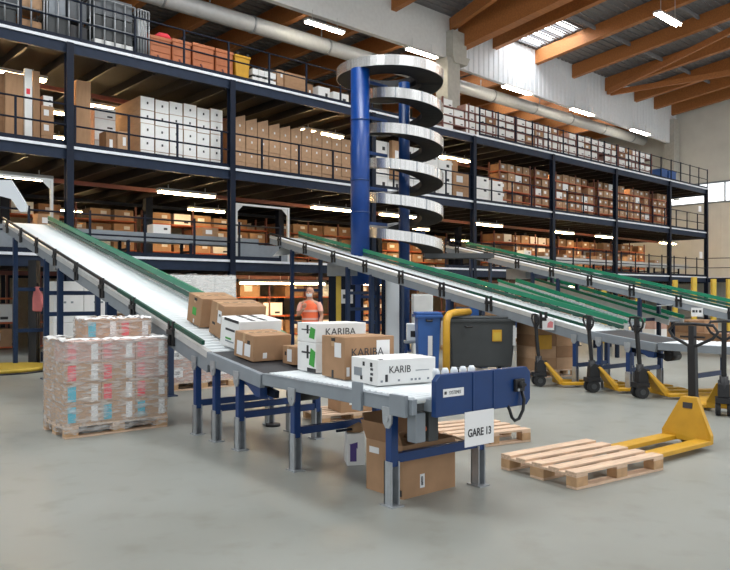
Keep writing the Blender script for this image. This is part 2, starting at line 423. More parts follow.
mids = [(a + b) / 2 for a, b in zip([-5.2] + COLS, COLS)]
BAY = ['bay cut by the left picture edge', 'white box bay', 'brown box bay', 'bay behind the spiral', 'first bay right of the spiral', 'second bay right of the spiral', 'third bay right of the spiral', 'end bay']
FRONT = {'top': (8, 112, 322, 455, 540, 608, 665), 'middle': (14, 187, 333, 398, 488, 562, 606, 668), 'lowest': (265, 303, 380, 500, 570, 625)}
for z, dk in ((Z3, 'top'), (Z2, 'middle'), (Z1, 'lowest')):
    for i, px in enumerate(FRONT[dk]):
        v = 1.7 if (dk, px) != ('top', 112) else 3.4
        lamp(f'fluorescent lamp under the {dk} deck, front row, {ORD[i + 1]} from left', U(px, v), v, z - .60, False, .24, 1.3)
    for i, um in enumerate(mids):
        for v, row in ((4.9, 'second'), (8.6, 'rear')):
            if dk == 'lowest' and (row == 'second' or i % 2): continue
            if dk == 'middle' and (i + (row == 'rear')) % 2: continue
            lamp(f'fluorescent lamp under the {dk} deck, {row} row, {BAY[i]}', um + (-.9 if v < 5 else .8), v, z - .64, False, .24)
for px, py in ((325, 27), (422, 53), (517, 90), (582, 112), (640, 132)):
    u = U(px, BV - .25); nm = {325: 'nearest, above the brown box wall', 422: 'just over the spiral conveyor', 517: 'right of the concrete pillar', 582: 'over the middle of the white box racks', 640: 'farthest, near the end wall'}[px]
    lamp('fluorescent lamp under the white fascia, ' + nm, u, BV - .25, min(ZU(py, u, BV - .25), 12.3), True, .55, 1.25 if px < 500 else 1.5)
hl = lamp('bright lamp hanging from the high roof beams above the railings', 0, 0, 0, True, 2.2, 1.25)
q = MEZ.inverted() @ Vector(((668 - CX) / F * 29, 29, H - (19 - HY) * 29 / F)); hl.matrix_basis = MEZ @ TR(q.x, q.y, q.z, R(90)) @ Matrix.Diagonal((1.6, 1.3, 1, 1))

# ------------------------------------------------------------------ cartons on the decks (built once, copied)
def unit_carton(body, front=None, lab=None):
    b = MB().box(-.5, 0, 0, .5, 1, 1, 0)
    if front is not None: b.box(-.49, -.006, .02, .49, -.0, .98, 1)
    if lab: x0, z0, x1, z1 = lab; b.box(x0, -.016, z0, x1, -.0, z1, 2)
    b.box(-.5, .46, 1, .5, .54, 1.004, 3)
    return b.mesh('carton', [body, front or body, m_paper if front is None else m_ink, m_tape])
C_brown = unit_carton(m_card, None, (-.3, .35, .1, .75))
C_brown2 = unit_carton(m_card2, None, (.0, .5, .3, .8))
C_dark = unit_carton(m_card3, None, (-.2, .4, .1, .7))
C_dot = unit_carton(m_card2, None, (-.06, .42, .06, .58))
C_plain = unit_carton(m_card)
def flap_carton():
    b = MB().box(-.5, 0, 0, .5, 1, 1, 0).box(-.06, -.016, .42, .06, 0, .58, 1).prism([(-.5, 1), (.5, 1), (.5, 1.30), (.47, 1.30)], .02, .5, 0)
    return b.mesh('carton', [m_card2, m_paper])
C_flap = flap_carton()
C_white = unit_carton(m_card2, m_white, (-.05, .45, .05, .62))
C_wlab = unit_carton(m_cardrose, m_white, (.1, .15, .35, .3))
C_allwhite = unit_carton(m_white, m_white, (.1, .5, .3, .7))
def crate(mesh, label, u, v, z, w, d, h, group, cat='box', name='carton', turn=0.0):
    o = link(name, mesh, None, MEZ @ TR(u, v, z, turn) @ Matrix.Diagonal((w, d, h, 1)))
    return tag(o, label, cat, group)
# wall of white cartons and wall of brown cartons on the middle deck
RACKED = []      # (size in the picture, carton mesh, label, placement, group): the largest become objects, the rest one heap
def boxwall(px0, px1, yt0, v, z, ncol, nrow, mesh, what, group, d=.5, jitter=.03):
    u0, u1 = U(px0, v), U(px1, v); w = (u1 - u0) / ncol; hh = (ZU(yt0, u0, v) - z) / nrow
    for c in range(ncol):
        kc = rnd.uniform(.965, 1.015)
        for r in range(nrow):
            hv = hh * kc
            crate(C_flap if mesh is C_dot and r == nrow - 1 and c < 8 else mesh, f'{what}, {ORD[c + 1]} column from left, {ORD[nrow - r]} from top', u0 + w * (c + .5), v + rnd.uniform(0, jitter), z + r * hv + .002, w * .93, d, hv * .985, group)
boxwall(140, 223, 94, .75, Z2, 6, 5, C_white, 'white-fronted carton of the white wall on middle deck', 'wall of white cartons on the middle deck', 1.9)
boxwall(234, 351, 117, .8, Z2, 11, 4, C_dot, 'brown carton of the brown wall on middle deck', 'wall of brown cartons on the middle deck', .7)
def stack(px0, px1, yt, v, z, nrow, mesh, label, group, d=.6, ncol=1):
    u0, u1 = U(px0, v), U(px1, v); w = (u1 - u0) / ncol; hh = min(ZU(yt, (u0 + u1) / 2, v) - z, 2.3 if z == Z2 else 9) / nrow
    for c in range(ncol):
        for r in range(nrow):
            l_ = label
            if ncol > 1: l_ += f', {ORD[c + 1]} column'
            if nrow > 1: l_ += f', {ORD[nrow - r]} from top'
            crate(mesh, l_, u0 + w * (c + .5), v, z + r * hh + .002, w * .96, d, hh * .985, group if nrow * ncol > 1 else None)
stack(-14, 4, 72, .9, Z2, 3, C_dark, 'dark brown carton at left picture edge, middle deck', 'left edge cartons on the middle deck')
stack(5, 24, 72, .75, Z2, 1, C_plain, 'very tall brown carton standing left of the white strip on middle deck', None, .8)
stack(33, 40, 70, .75, Z2, 1, C_plain, 'tall narrow brown carton right of the white strip on middle deck', None, .8)
stack(41, 54, 106, .8, Z2, 3, C_brown, 'brown carton in short pile left of the first column', 'short pile on the middle deck')
stack(76, 91, 80, .75, Z2, 1, C_plain, 'very tall brown carton just right of the first column on middle deck', None, .8)
stack(106, 117, 131, .7, Z2, 1, C_dark, 'low dark brown carton left of the white carton wall', None, .5)
stack(117.5, 128, 131, .65, Z2, 1, C_brown2, 'low light brown carton touching the white carton wall', None, .5)
stack(94, 116, 108, 1.5, Z2, 5, C_wlab, 'flat pale carton piled left of the white wall', 'flat pale cartons beside the white wall', .6)
stack(43, 53, 96, .85, Z2 + 1.18, 2, C_wlab, 'flat white item lying on the short brown pile', 'white items on the short pile', .5)
pa = thing('upright_panel', 'tall narrow white panel with red mark standing among brown cartons', 'panel', MEZ @ Matrix.Translation((U(24.6, .7), .68, Z2)))
wq = U(32, .7) - U(24.6, .7); hq = ZU(69, U(28, .7), .7) - Z2
MB().box(0, 0, 0, wq, .1, hq).build('board', m_white, pa); MB().box(wq * .2, -.006, hq * .68, wq * .7, 0, hq * .75).build('red_mark', m_red, pa)
stack(374, 438, 146, .8, Z2, 3, C_allwhite, 'white carton seen through the spiral rings on middle deck', 'white cartons behind the spiral', .6, 5)
stack(392, 406, 141, .62, Z2 + .6, 1, C_brown, 'single brown carton seen through the spiral rings', None, .17)
stack(438, 452, 160, .8, Z2, 3, C_allwhite, 'white carton right beside the spiral rings, middle deck', 'white pile right of the spiral', .6)
stack(453, 469, 172, .8, Z2, 2, C_brown, 'brown carton between the spiral and its right-hand column', 'brown pile right of the spiral', .6)
stack(446, 458, 158, 1.6, Z2 + 1.02, 2, C_dot, 'sunny yellow-brown carton high beside the spiral', 'high cartons beside the spiral', .6)
stack(476, 489, 176, .7, Z2, 3, C_allwhite, 'white carton in pile right of second visible column', 'white pile in the bay right of the spiral', .6)
stack(490, 503, 181, .7, Z2, 3, C_allwhite, 'white carton in the next pile rightwards', 'second white pile in the bay right of the spiral', .6)
# shelving racks
def rack(label, what, u0, u1, v, z, nshelf, sh, mesh_pick, mpost, mshelf, w=.5, fill=.93, d=.6, h_fill=.85, first=.08, prio=0.0, row=''):
    th = thing('shelving_rack', label, 'rack', MEZ @ Matrix.Translation((u0, v, z)))
    Lr = u1 - u0; top = first + nshelf * sh
    nb = max(1, round(Lr / 1.9))
    pm = MB().box(-.03, 0, 0, .03, .06, top).box(-.03, d, 0, .03, d + .06, top).mesh('upright', mpost)
    for i in range(nb + 1): link('upright', pm, th, Matrix.Translation((Lr * i / nb, -.01, 0)))
    sm = MB().box(-.02, -.015, -.045, Lr + .02, d + .05, 0).mesh('shelf', mshelf)
    for s_ in range(nshelf): link('shelf', sm, th, Matrix.Translation((0, 0, first + s_ * sh)))
    n = int(Lr / w)
    for s_ in range(nshelf):
        k = 0
        for i in range(n):
            if rnd.random() > fill: continue
            k += 1
            hh = sh * rnd.uniform(h_fill - .14, h_fill)
            wv = Lr / n * rnd.uniform(.8, .92); um = u0 + Lr * (i + .5) / n
            RACKED.append((prio * wv * hh / (OY + um * D[1]) ** 2, mesh_pick(), f'{ORD[k]} {what}, {ORD[s_ + 1]} shelf up, {row}', MEZ @ TR(um, v + rnd.uniform(.0, .05), z + first + s_ * sh + .002) @ Matrix.Diagonal((wv, d - .02, hh, 1)), 'cartons of the ' + row))
pick_w = lambda: rnd.choice([C_wlab] * 13 + [C_dark, C_brown])
pick_b = lambda: rnd.choice([C_brown, C_brown, C_brown2, C_dark, C_dot, C_wlab])
pick_r = lambda: rnd.choice([C_brown, C_dark, C_dark, C_brown2, C_wlab])
ctop = [14.7, 19.6, 24.6, 28.6, 32.4]
for i in range(4):
    rack(f'low reddish shelving of white-fronted cartons on top deck, {ORD[i + 1]} from the spiral', 'carton from left', ctop[i] + .05, ctop[i + 1] - .05, .35, Z3, 4, .34, pick_w, m_redbrown, m_redbrown, .62, .97, .5, .92, .06, prio=1.0, row=f'{ORD[i + 1]} top deck rack')
for i, (a, b) in enumerate(((19.3, 21.6), (22.0, 27.3), (27.7, 33.4), (33.8, 35.6))):
    rack(f'brown carton shelving on middle deck right of the spiral, {ORD[i + 1]} from left', 'carton from left', a, b, 1.0, Z2, 5, .43, pick_b, m_redbrown, m_orange, .55, .9, .6, .85, prio=.7, row=f'{ORD[i + 1]} middle deck rack')
for i, (a, b) in enumerate(((-5, -.2), (.3, 4.6), (5.2, 10.3), (10.8, 15.9), (16.4, 21.6), (22.0, 27.3), (27.7, 33.4), (33.8, 37.6))):
    rack(f'rack with orange beams, lowest deck, {BAY[i]}', 'carton from left', a, b, 6.2 if i < 5 else 3.4, Z1, 4, .52, pick_r, m_redbrown, m_orange, .75, .8, .8, .8, row=f'lowest deck rack, {BAY[i]}')
for i, (a, b) in enumerate(((-5, -.3), (.4, 4.5), (5.2, 10.2), (10.9, 15.8), (16.4, 21.5), (22.0, 27.3), (27.7, 33.4), (33.8, 37.6))):
    rack(f'ground level rack with orange beams, {BAY[i]}', 'carton from left', a, b, 3.4, 0, 3, .7, pick_r, m_redbrown, m_orange, .85, .75, .8, .8, row=f'ground rack, {BAY[i]}')
for i in range(8):
    a, b = ([-5.2] + COLS)[i] + .4, COLS[i] - .4
    if i < 4: continue
    rack(f'deep brown rack behind the front shelving on middle deck, {BAY[i]}', 'carton from left', a, b, 6.2, Z2, 4, .5, pick_b, m_redbrown, m_orange, .9, .8, .7, .85, row=f'rear middle deck rack, {BAY[i]}')

RACKED.sort(key=lambda q: -q[0])
KEEP = 46
for q in RACKED[:KEEP]: tag(link('carton', q[1], None, q[3]), q[2], 'box', q[4])
hp = MB(); hm = [m_card, m_card2, m_card3, m_cardrose, m_white, m_paper, m_ink, m_tape]; hi = {m.name: i for i, m in enumerate(hm)}
for q in RACKED[KEEP:]:
    me = q[1]; base = len(hp.v); hp.v += [tuple(q[3] @ v_.co) for v_ in me.vertices]
    for p_ in me.polygons: hp.f.append([base + i for i in p_.vertices]); hp.m.append(hi[me.materials[p_.material_index].name]); hp.sm.append(False)
o = hp.build('racked_cartons', hm); o['kind'] = 'stuff'; tag(o, 'many small brown and white cartons filling the far and deep shelving racks', 'boxes')
# conveyor line behind the railing of the lowest deck
for u0, u1, lab in ((-6, 6.3, 'grey flat conveyor line on lowest deck left of the spiral'), (17.0, 38.0, 'pale conveyor line on lowest deck right of the spiral')):
    lc = thing('deck_conveyor', lab, 'conveyor', MEZ @ Matrix.Translation((u0, .75, Z1)))
    MB().box(0, 0, .52, u1 - u0, .06, .78).box(0, .6, .52, u1 - u0, .66, .78).build('side_frame', m_grey if u0 < 0 else m_alu, lc)
    MB().box(0, .06, .7, u1 - u0, .6, .74).build('belt', m_belt, lc)
    lg = MB().box(-.04, 0, 0, .04, .08, .55).box(-.04, .58, 0, .04, .66, .55).box(-.03, .08, .25, .03, .58, .31).mesh('leg', m_navy)
    for i in range(int((u1 - u0) / 2) + 1): link('leg', lg, lc, Matrix.Translation((.1 + i * 2 * .98, 0, 0)))
    k = 0
    for i in range(int((u1 - u0) / 1.6)):
        if rnd.random() < .55:
            k += 1
            crate(rnd.choice([C_brown, C_allwhite, C_brown2]), f'{ORD[k]} carton riding the ' + ('left' if u0 < 0 else 'right') + ' lowest deck conveyor line', u0 + 1 + i * 1.6, .85, Z1 + .742, .55, .4, rnd.uniform(.2, .4), 'cartons riding the ' + ('left' if u0 < 0 else 'right') + ' lowest deck line')

# ------------------------------------------------------------------ top deck left: wire cages, orange bins, yellow bin, small stacks
def cage(px0, px1, label, contents):
    u0, u1 = U(px0, .35), U(px1, .35); w = u1 - u0; hh = 1.5
    th = thing('wire_cage', label, 'cage', MEZ @ Matrix.Translation((u0, .35, Z3)))
    for i in range(5): MB().tube([(w * i / 4, 0, .1), (w * i / 4, 0, hh)], .022, 6).build('front_bar', m_galv, th)
    for i in range(3): MB().tube([(w * i / 2, .8, .1), (w * i / 2, .8, hh)], .022, 6).build('rear_bar', m_galv, th)
    for z in (.12, .75, hh): MB().tube([(0, 0, z), (w, 0, z), (w, .8, z), (0, .8, z)], .02, 6, 0, True).build('ring', m_galv, th)
    MB().box(0, 0, .1, w, .8, .13).build('base', m_galv, th)
    for a in (.06, w - .06):
        for b in (.08, .72): MB().tube([(a - .02, b, .05), (a + .02, b, .05)], .05, 10).build('caster', m_rubber, th)
    for (fx, fw, z, h, m, lb) in contents:
        o = MB().box(-.5, 0, 0, .5, 1, 1).build('cage_box', m, None, MEZ @ Matrix.Translation((u0 + w * fx, .42, Z3 + z)) @ Matrix.Diagonal((w * fw, .66, h, 1)))
        tag(o, lb, 'box')
cage(-9, 44, 'wire cage at left picture edge on the top deck', [(.25, .45, .13, .5, m_dgrey, 'dark grey crate low in leftmost top deck cage'), (.78, .38, .13, .35, m_card, 'small brown box low in the leftmost top deck cage'), (.3, .5, .66, .5, m_crate, 'grey crate high in leftmost top deck cage'), (.78, .4, .8, .75, m_card2, 'big brown box high in the leftmost top deck cage')])
cage(47, 90, 'second wire cage from left on the top deck', [(.3, .5, .13, .62, m_dgrey, 'dark crate filling lower half of second cage'), (.76, .4, .13, .5, m_black, 'black crate low at right of second cage'), (.25, .38, .8, .62, m_grey, 'white crate high in second cage'), (.72, .44, .8, .5, m_crate, 'grey crate high at right of second cage')])
cage(94, 135, 'third wire cage from left on the top deck', [(.5, .95, .13, .3, m_white, 'long white package at bottom of third cage'), (.5, .92, .45, .62, m_dgrey, 'wide dark grey crate in third cage'), (.5, .9, 1.1, .5, m_crate, 'wide grey crate topping third cage')])
cage(138, 149, 'narrow wire cage left of the orange bins', [(.5, .8, .13, .6, m_crate, 'grey box low in the narrow cage'), (.5, .8, .75, .5, m_white, 'white box high in the narrow cage')])
for i, (a, b, yt) in enumerate(((150, 171, 34), (172.5, 191, 38), (193, 214, 42), (216, 233, 48))):
    u0, u1 = U(a, .5), U(b, .5); hh = ZU(yt, u0, .5) - Z3; w = u1 - u0
    th = thing('plastic_bin', f'tall terracotta orange bin on top deck, {ORD[i + 1]} of four from left', 'bin', MEZ @ Matrix.Translation((u0, .5, Z3)), 'terracotta bins on the top deck')
    MB().box(0, 0, .02, w, .9, hh - .08).build('body', m_terra, th, bevel=.03); MB().box(-.015, -.02, hh - .1, w + .015, .92, hh).build('rim', m_terra, th, bevel=.015)
    rb = MB()
    for q in (.3, .52, .72): rb.box(.05, -.02, hh * q, w - .05, .0, hh * q + .03)
    rb.bar((w * .35, -.015, hh * .42), (w * .6, -.015, hh * .12), .03, .04, 1); rb.build('front_ribs', [m_terra, m_redbrown], th)
th = thing('cloth_bundle', 'small bright red bundle lying on the first orange bin', 'bundle', MEZ @ Matrix.Translation((U(165, .55), .55, ZU(34, U(150, .5), .5))))
MB().tube([(-.25, .1, .05), (-.12, .1, .09), (.1, .1, .09), (.25, .1, .05)], [.03, .09, .1, .03], 8).build('bundle', m_red, th)
u0, u1 = U(235, .5), U(250, .5); hh = ZU(52, u0, .5) - Z3; w = u1 - u0
th = thing('plastic_bin', 'bright yellow wheeled bin on top deck beside the orange bins', 'bin', MEZ @ Matrix.Translation((u0, .5, Z3)))
MB().prism([(.06, .1), (w - .06, .1), (w, hh * .9), (0, hh * .9)], 0, .7).build('body', m_yellow, th, bevel=.02); MB().box(-.02, -.03, hh * .88, w + .02, .73, hh * .95).build('lid', m_yellow, th, bevel=.02)
MB().box(.1, 0, .0, w - .1, .6, .1).build('wheel_base', m_black, th); MB().box(w * .1, -.02, hh * .93, w * .25, .1, hh * 1.02).box(w * .75, -.02, hh * .93, w * .9, .1, hh * 1.02).build('grip', m_black, th)
uu = [U(q, .5) for q in (253, 259, 265, 271)]
for i in range(4):
    for r in range(3):
        w = 1.0 * (U(276, .5) - U(252.5, .5)) / 4
        o = MB().box(-.5, 0, 0, .5, 1, .72, 0).box(-.42, .1, .72, .1, .9, 1, 1).mesh('crate', [m_white, m_black])
        crate(o, f'small white crate with black top, {ORD[i + 1]} column, {ORD[3 - r]} from top, beside yellow bin', U(252.5, .5) + w * (i + .5), .5, Z3 + r * .26 + .002, w * .94, .6, .256, 'small white crates beside the yellow bin', 'crate', 'crate')
stack(277, 284, 70, .7, Z3, 2, C_brown2, 'narrow brown carton beside the small white crates', 'narrow cartons on the top deck', .6)
stack(284.5, 306, 74, .6, Z3, 2, C_plain, 'wide brown carton on top deck near the spiral', 'wide cartons on the top deck', .8)
stack(307, 313, 84, .6, Z3, 1, C_dark, 'small dark carton right of the wide cartons, top deck', None, .6)
stack(318, 330, 87, .5, Z3, 1, C_allwhite, 'white carton on top deck left of the spiral, near one', None, .6)
stack(333, 349, 93, .5, Z3, 1, C_allwhite, 'low white carton on top deck touching the spiral outline', None, .6)
for i, (a, b, lab) in enumerate(((661, 667, 'blue plastic crate at the far end of top deck, first'), (669, 676, 'blue plastic crate at the far end of top deck, last'))):
    o = MB().box(-.5, 0, 0, .5, 1, 1).box(-.53, -.03, .9, .53, 1.03, 1).box(-.3, -.02, .3, .3, 0, .7).mesh('crate', m_bluebin)
    u0, u1 = U(a, .4), U(b, .4); crate(o, lab, (u0 + u1) / 2, .4, Z3 + .002, u1 - u0, .8, .75, None, 'crate', 'crate')
for i, (px, py, sz, lab) in enumerate(((700, 209, .36, 'small white notice on the end column of middle deck'), (701, 255, .4, 'small white notice on the end column of lowest deck'))):
    u = U(px, -.2); o = MB().box(-.2, -.01, -sz * .5, .2, 0, sz * .5, 0).build('notice', m_paper, None, MEZ @ Matrix.Translation((u, -.19, ZU(py, u, -.2)))); tag(o, lab, 'sign')

# ------------------------------------------------------------------ inclined roller conveyors coming down from the lowest deck
CA = math.atan2(-.79, .613)
def CM(x, y): return TR(x, y, 0, CA)
W_ = .95; S0 = -10.47; SL = .215
def zt(s): return 1.02 - SL * s
def incline(label, M, s1=.3, nroll=96):
    th = thing('roller_conveyor', label, 'conveyor', M)
    def rail(name, y, dz, w, h, m, a=S0, b=s1): return MB().bar((a, y, zt(a) + dz), (b, y, zt(b) + dz), w, h).build(name, m, th)
    rail('side_frame', 0, -.14, .05, .16, m_grey); rail('edge_cap', -.005, -.02, .06, .075, m_alu)
    rail('side_frame', W_, -.10, .05, .20, m_alu); rail('bed_pan_gap_shade', W_ / 2, -.10, W_ - .06, .02, m_grey)  # pan toned darker so the gaps between rollers read as shadow lines
    rail('guard_rail', -.03, .085, .035, .04, m_black, S0, -2.6); rail('green_guard_rail', -.03, .085, .035, .05, m_greend, -2.6, s1 - .1)
    rail('green_guard_rail', W_ + .02, .15, .04, .09, m_green); rail('lower_green_rail', W_ + .02, .05, .035, .06, m_greend)
    rl = MB().tube([(0, .03, 0), (0, W_ - .03, 0)], .035, 8).mesh('roller', m_roller)
    for i in range(nroll):
        s = S0 + .06 + i * (s1 - S0 - .1) / nroll
        link('roller', rl, th, Matrix.Translation((s, 0, zt(s) - .045)))
    br = MB().box(-.025, -.055, -.20, .025, -.028, .10).box(.09, -.055, -.20, .14, -.028, .10).box(-.03, -.07, -.06, .145, -.03, .0).mesh('bracket', m_black)
    for i in range(8):
        s = S0 + .5 + i * 1.32
        if s < s1: link('bracket', br, th, Matrix.Translation((s, 0, zt(s))))
    brf = MB().box(-.02, 0, -.1, .02, .02, .2).mesh('far_bracket', m_greend)
    for i in range(8):
        s = S0 + .9 + i * 1.3; link('far_bracket', brf, th, Matrix.Translation((s, W_ + .035, zt(s))))
    for s, hs in ((-9.3, (1.7, .8)), (-6.7, (1.62, 1.22)), (-5.75, ()), (-3.1, (.9,))):
        for y in (0, W_):
            MB().box(s - .045, y - .045, .02, s + .045, y + .045, zt(s) - .2).box(s - .09, y - .09, 0, s + .09, y + .09, .02).build('leg', m_trest, th)
        for h_ in hs: MB().box(s - .03, .045, h_ - .04, s + .03, W_ - .045, h_ + .04).build('cross_bar', m_trest, th)
    MB().box(-8, .28, zt(-7.2) - .5, -7.2, .68, zt(-7.2) - .16).build('drive_housing', m_grey, th)
    return th
C1, C2, C3 = (-1.91, 8.15), (3.68, 12.4), (9.27, 16.65)
inc1 = incline('long white roller conveyor sloping down at left towards the carton pile', CM(*C1))
remember(inc1)
for c_, lab in ((C2, 'green-railed inclined conveyor passing in front of the blue spiral column'), (C3, 'farthest upper inclined conveyor with green rail at right')):
    o = copy_tree(inc1); o.matrix_basis = CM(*c_); tag(o, lab, 'conveyor')
LABELS['long white roller conveyor sloping down at left towards the carton pile'] = [inc1.name]

def leg_pair(th, s, z, zb=.36):
    for y in (.0, W_):
        lg = MB().box(s - .035, y - .035, .30, s + .035, y + .035, z).build('leg', m_blue, th, bevel=.004)
        MB().box(s - .043, y - .043, .012, s + .043, y - .030, .34).box(s - .043, y + .03, .012, s + .043, y + .043, .34).box(s - .043, y - .043, .012, s - .032, y + .043, .34).box(s - .075, y - .06, 0, s + .075, y + .06, .012).build('leg_foot', m_galv, lg)
        MB().prism([(s - .05, z - .09), (s - .02, z - .13), (s + .02, z - .13), (s + .05, z - .09), (s + .06, z + .03), (s - .06, z + .03)], y - .05, y - .036).tube([(s, y - .058, z - .06), (s, y - .05, z - .06)], .02, 10).build('pivot_plate', m_galv, lg)
    MB().box(s - .025, .03, zb - .035, s + .025, W_ - .03, zb + .035).build('cross_bar', m_blue, th)
def belt(label, M):
    th = thing('belt_conveyor', label, 'conveyor', M)
    def zb(s): return .97 - .117 * (s - .3)
    for y in (-.01, W_ + .01): MB().bar((.3, y, zb(.3) - .07), (1.5, y, zb(1.5) - .07), .06, .14).build('side_panel', m_grey, th, bevel=.008)
    MB().bar((.3, W_ / 2, zb(.3) - .02), (1.5, W_ / 2, zb(1.5) - .02), W_ - .08, .02).bar((.32, W_ / 2, zb(.3) - .13), (1.48, W_ / 2, zb(1.5) - .13), W_ - .08, .02).build('belt', m_belt, th)
    MB().tube([(.33, .04, zb(.33) - .075), (.33, W_ - .04, zb(.33) - .075)], .05, 14).tube([(1.47, .04, zb(1.47) - .075), (1.47, W_ - .04, zb(1.47) - .075)], .05, 14).build('end_drum', m_rubber, th)
    MB().prism([(1.12, zb(1.12) - .14), (1.46, zb(1.46) - .14), (1.46, zb(1.46) - .24), (1.36, zb(1.4) - .24)], -.02, .06).build('gusset', m_blue, th)
    MB().tube([(1.5, .3, .60), (1.5, .62, .60)], .075, 14).box(1.42, .35, .62, 1.58, .56, .72).build('drive_motor', m_black, th)
    MB().bar((.9, .12, zb(.9) - .2), (1.55, .12, .62), .05, .07).build('drive_arm', m_navy, th)
    for s in (-.02, .47, 1.01): leg_pair(th, s, zb(max(s, .3)) - .10)
    return th
b1_ = belt('short grey black-belted conveyor under the leaning cartons', CM(*C1))
def endroll(label, M, end=True):
    th = thing('roller_conveyor', label, 'conveyor', M)
    zf = .835
    for y in (-.01, W_ + .01): MB().box(1.53, y - .025, zf - .11, 3.72, y + .025, zf).box(1.53, y - .03, zf - .003, 3.72, y + .03, zf + .004).build('side_frame', m_grey, th, bevel=.004)
    rl = MB().tube([(0, .02, 0), (0, W_ - .02, 0)], .026, 10).mesh('roller', m_roller)
    for i in range(29): link('roller', rl, th, Matrix.Translation((1.59 + i * .0745, 0, zf - .012)))
    MB().box(1.6, .02, zf - .10, 3.68, W_ - .02, zf - .09).build('under_tray', m_dgrey, th)
    for s in (2.08, 3.45): leg_pair(th, s, zf - .11)
    MB().box(3.02, -.062, zf - .15, 3.14, -.036, zf + .075).build('stop_bracket', m_grey, th, bevel=.003)
    MB().box(3.50, -.07, zf - .13, 3.68, -.036, zf + .03).build('end_bracket', m_grey, th, bevel=.004)
    MB().box(3.60, .02, .51, 3.70, .12, .73).build('junction_box', m_grey, th, bevel=.008)
    MB().box(3.60, .17, .50, 3.68, .27, .74).build('rear_junction_box', m_dgrey, th, bevel=.008)
    MB().tube([(3.655, .125, .60), (3.655, .155, .60)], .02, 10).build('orange_plug', m_orange, th)
    if end:
        y0, y1, z0, z1 = .10, 1.16, .71, 1.02
        c_ = .045
        poly = [(y0, z0), (y1 - c_, z0), (y1, z0 + c_), (y1, z1 - c_), (y1 - c_, z1), (y0 + c_, z1), (y0, z1 - c_)]
        RZ = Matrix.Rotation(R(90), 4, 'Z')
        ep = MB().prism(poly, -3.83, -3.78, 0, RZ).box(3.825, y0 + .38, z0 + .002, 3.837, y0 + .395, z1 - .002).box(3.825, y0 + .61, z0 + .002, 3.837, y0 + .625, z1 - .002).build('end_panel', m_blue, th, bevel=.004)
        for q in (y0 + .02, W_ - .02): MB().box(3.68, q, z0 + .03, 3.78, q + .04, z0 + .12).build('panel_arm', m_grey, ep)
        st = MB().box(3.831, .17, .852, 3.833, .385, .912).build('sticker', m_paper, ep)
        MB().prism([(.182, .872), (.205, .872), (.205, .894), (.182, .894)], -3.8345, -3.8335, 0, RZ).build('sticker_mark', m_ink, ep)
        text('sticker_lettering', 'SYSTEMES', .036, m_ink, ep, Matrix.Translation((3.8342, .292, .881)) @ Matrix.Rotation(R(90), 4, 'Z'), .78)
        sw = MB().box(3.83, .95, .83, 3.86, 1.06, .93).build('switch', m_black, ep, bevel=.006)
        MB().tube([(3.86, 1.005, .885), (3.89, 1.005, .885)], .026, 12).bar((3.885, .975, .885), (3.885, 1.035, .885), .02, .018).build('switch_knob', m_rubber, sw)
        MB().tube([(3.86, .975, .845), (3.868, .975, .845)], .012, 10).build('push_button', m_galv, sw)
        pts = [(3.85, 1.03, .83), (3.87, 1.035, .76), (3.87, 1.02, .68), (3.86, .985, .615), (3.85, .945, .60), (3.85, .91, .63), (3.84, .895, .69), (3.82, .895, .72)]
        MB().tube(pts, .013, 8).build('cable', m_black, ep)
        for i in range(5): MB().tube([(3.735, .19 + i * .095, .93), (3.735, .19 + i * .095, 1.03), (3.735, .19 + i * .095, 1.055)], [.018, .03, .018], 10).build('buffer_wheel', m_clearpl, ep)
    return th
e1_ = endroll('flat roller conveyor end with blue plate, in the middle of the hall', CM(*C1))
for src, lab in ((b1_, 'short grey black-belted conveyor behind the row of pallet jacks'), (e1_, 'flat roller conveyor end leaving the picture at right behind the jacks')):
    remember(src); o = copy_tree(src); o.matrix_basis = CM(*C2); tag(o, lab, 'conveyor')
def hang_sign(label, M, w, h, parts):
    th = thing('paper_sign', label, 'sign', M)
    MB().box(-w / 2, -.002, -h, w / 2, .002, 0).build('sheet', m_paper, th)
    parts(th); return th
g = hang_sign('white paper sign reading GARE 13 under the blue end plate', CM(*C1) @ Matrix.Translation((3.842, .545, .722)) @ Matrix.Rotation(R(90), 4, 'Z'), .32, .265,
              lambda th: text('lettering', 'GARE 13', .082, m_ink, th, Matrix.Translation((0, -.0035, -.165)), .84, .0022))
def pinkmark(th): MB().prism([(-.02, -.17), (.10, -.17), (.11, -.07), (.05, -.05), (-.01, -.09)], -.004, -.0025).build('pink_print', m_pink, th)
hang_sign('white paper sign with pink print on middle inclined conveyor', CM(*C2) @ Matrix.Translation((-.55, -.062, zt(-.55) + .03)), .26, .21, pinkmark)
def dashes(th):
    for i, w in enumerate((.13, .09, .12)): MB().box(-.12 + i * .085, -.004, -.12, -.12 + i * .085 + w * .5, -.0025, -.06).build('print', m_ink, th)
hang_sign('white paper sign with dark print on the far upper inclined conveyor', CM(*C3) @ Matrix.Translation((-1.5, -.062, zt(-1.5) - .09)), .3, .22, dashes)
o = MB().bar((0, 0, 0), (.35, .1, .03), .3, .012).build('white_tray', m_clearpl, None, CM(*C3) @ Matrix.Translation((-2.5, -.13, zt(-2.5) - .27))); tag(o, 'white sheet tray hung under the far upper inclined conveyor', 'tray')
MBapron = MB()
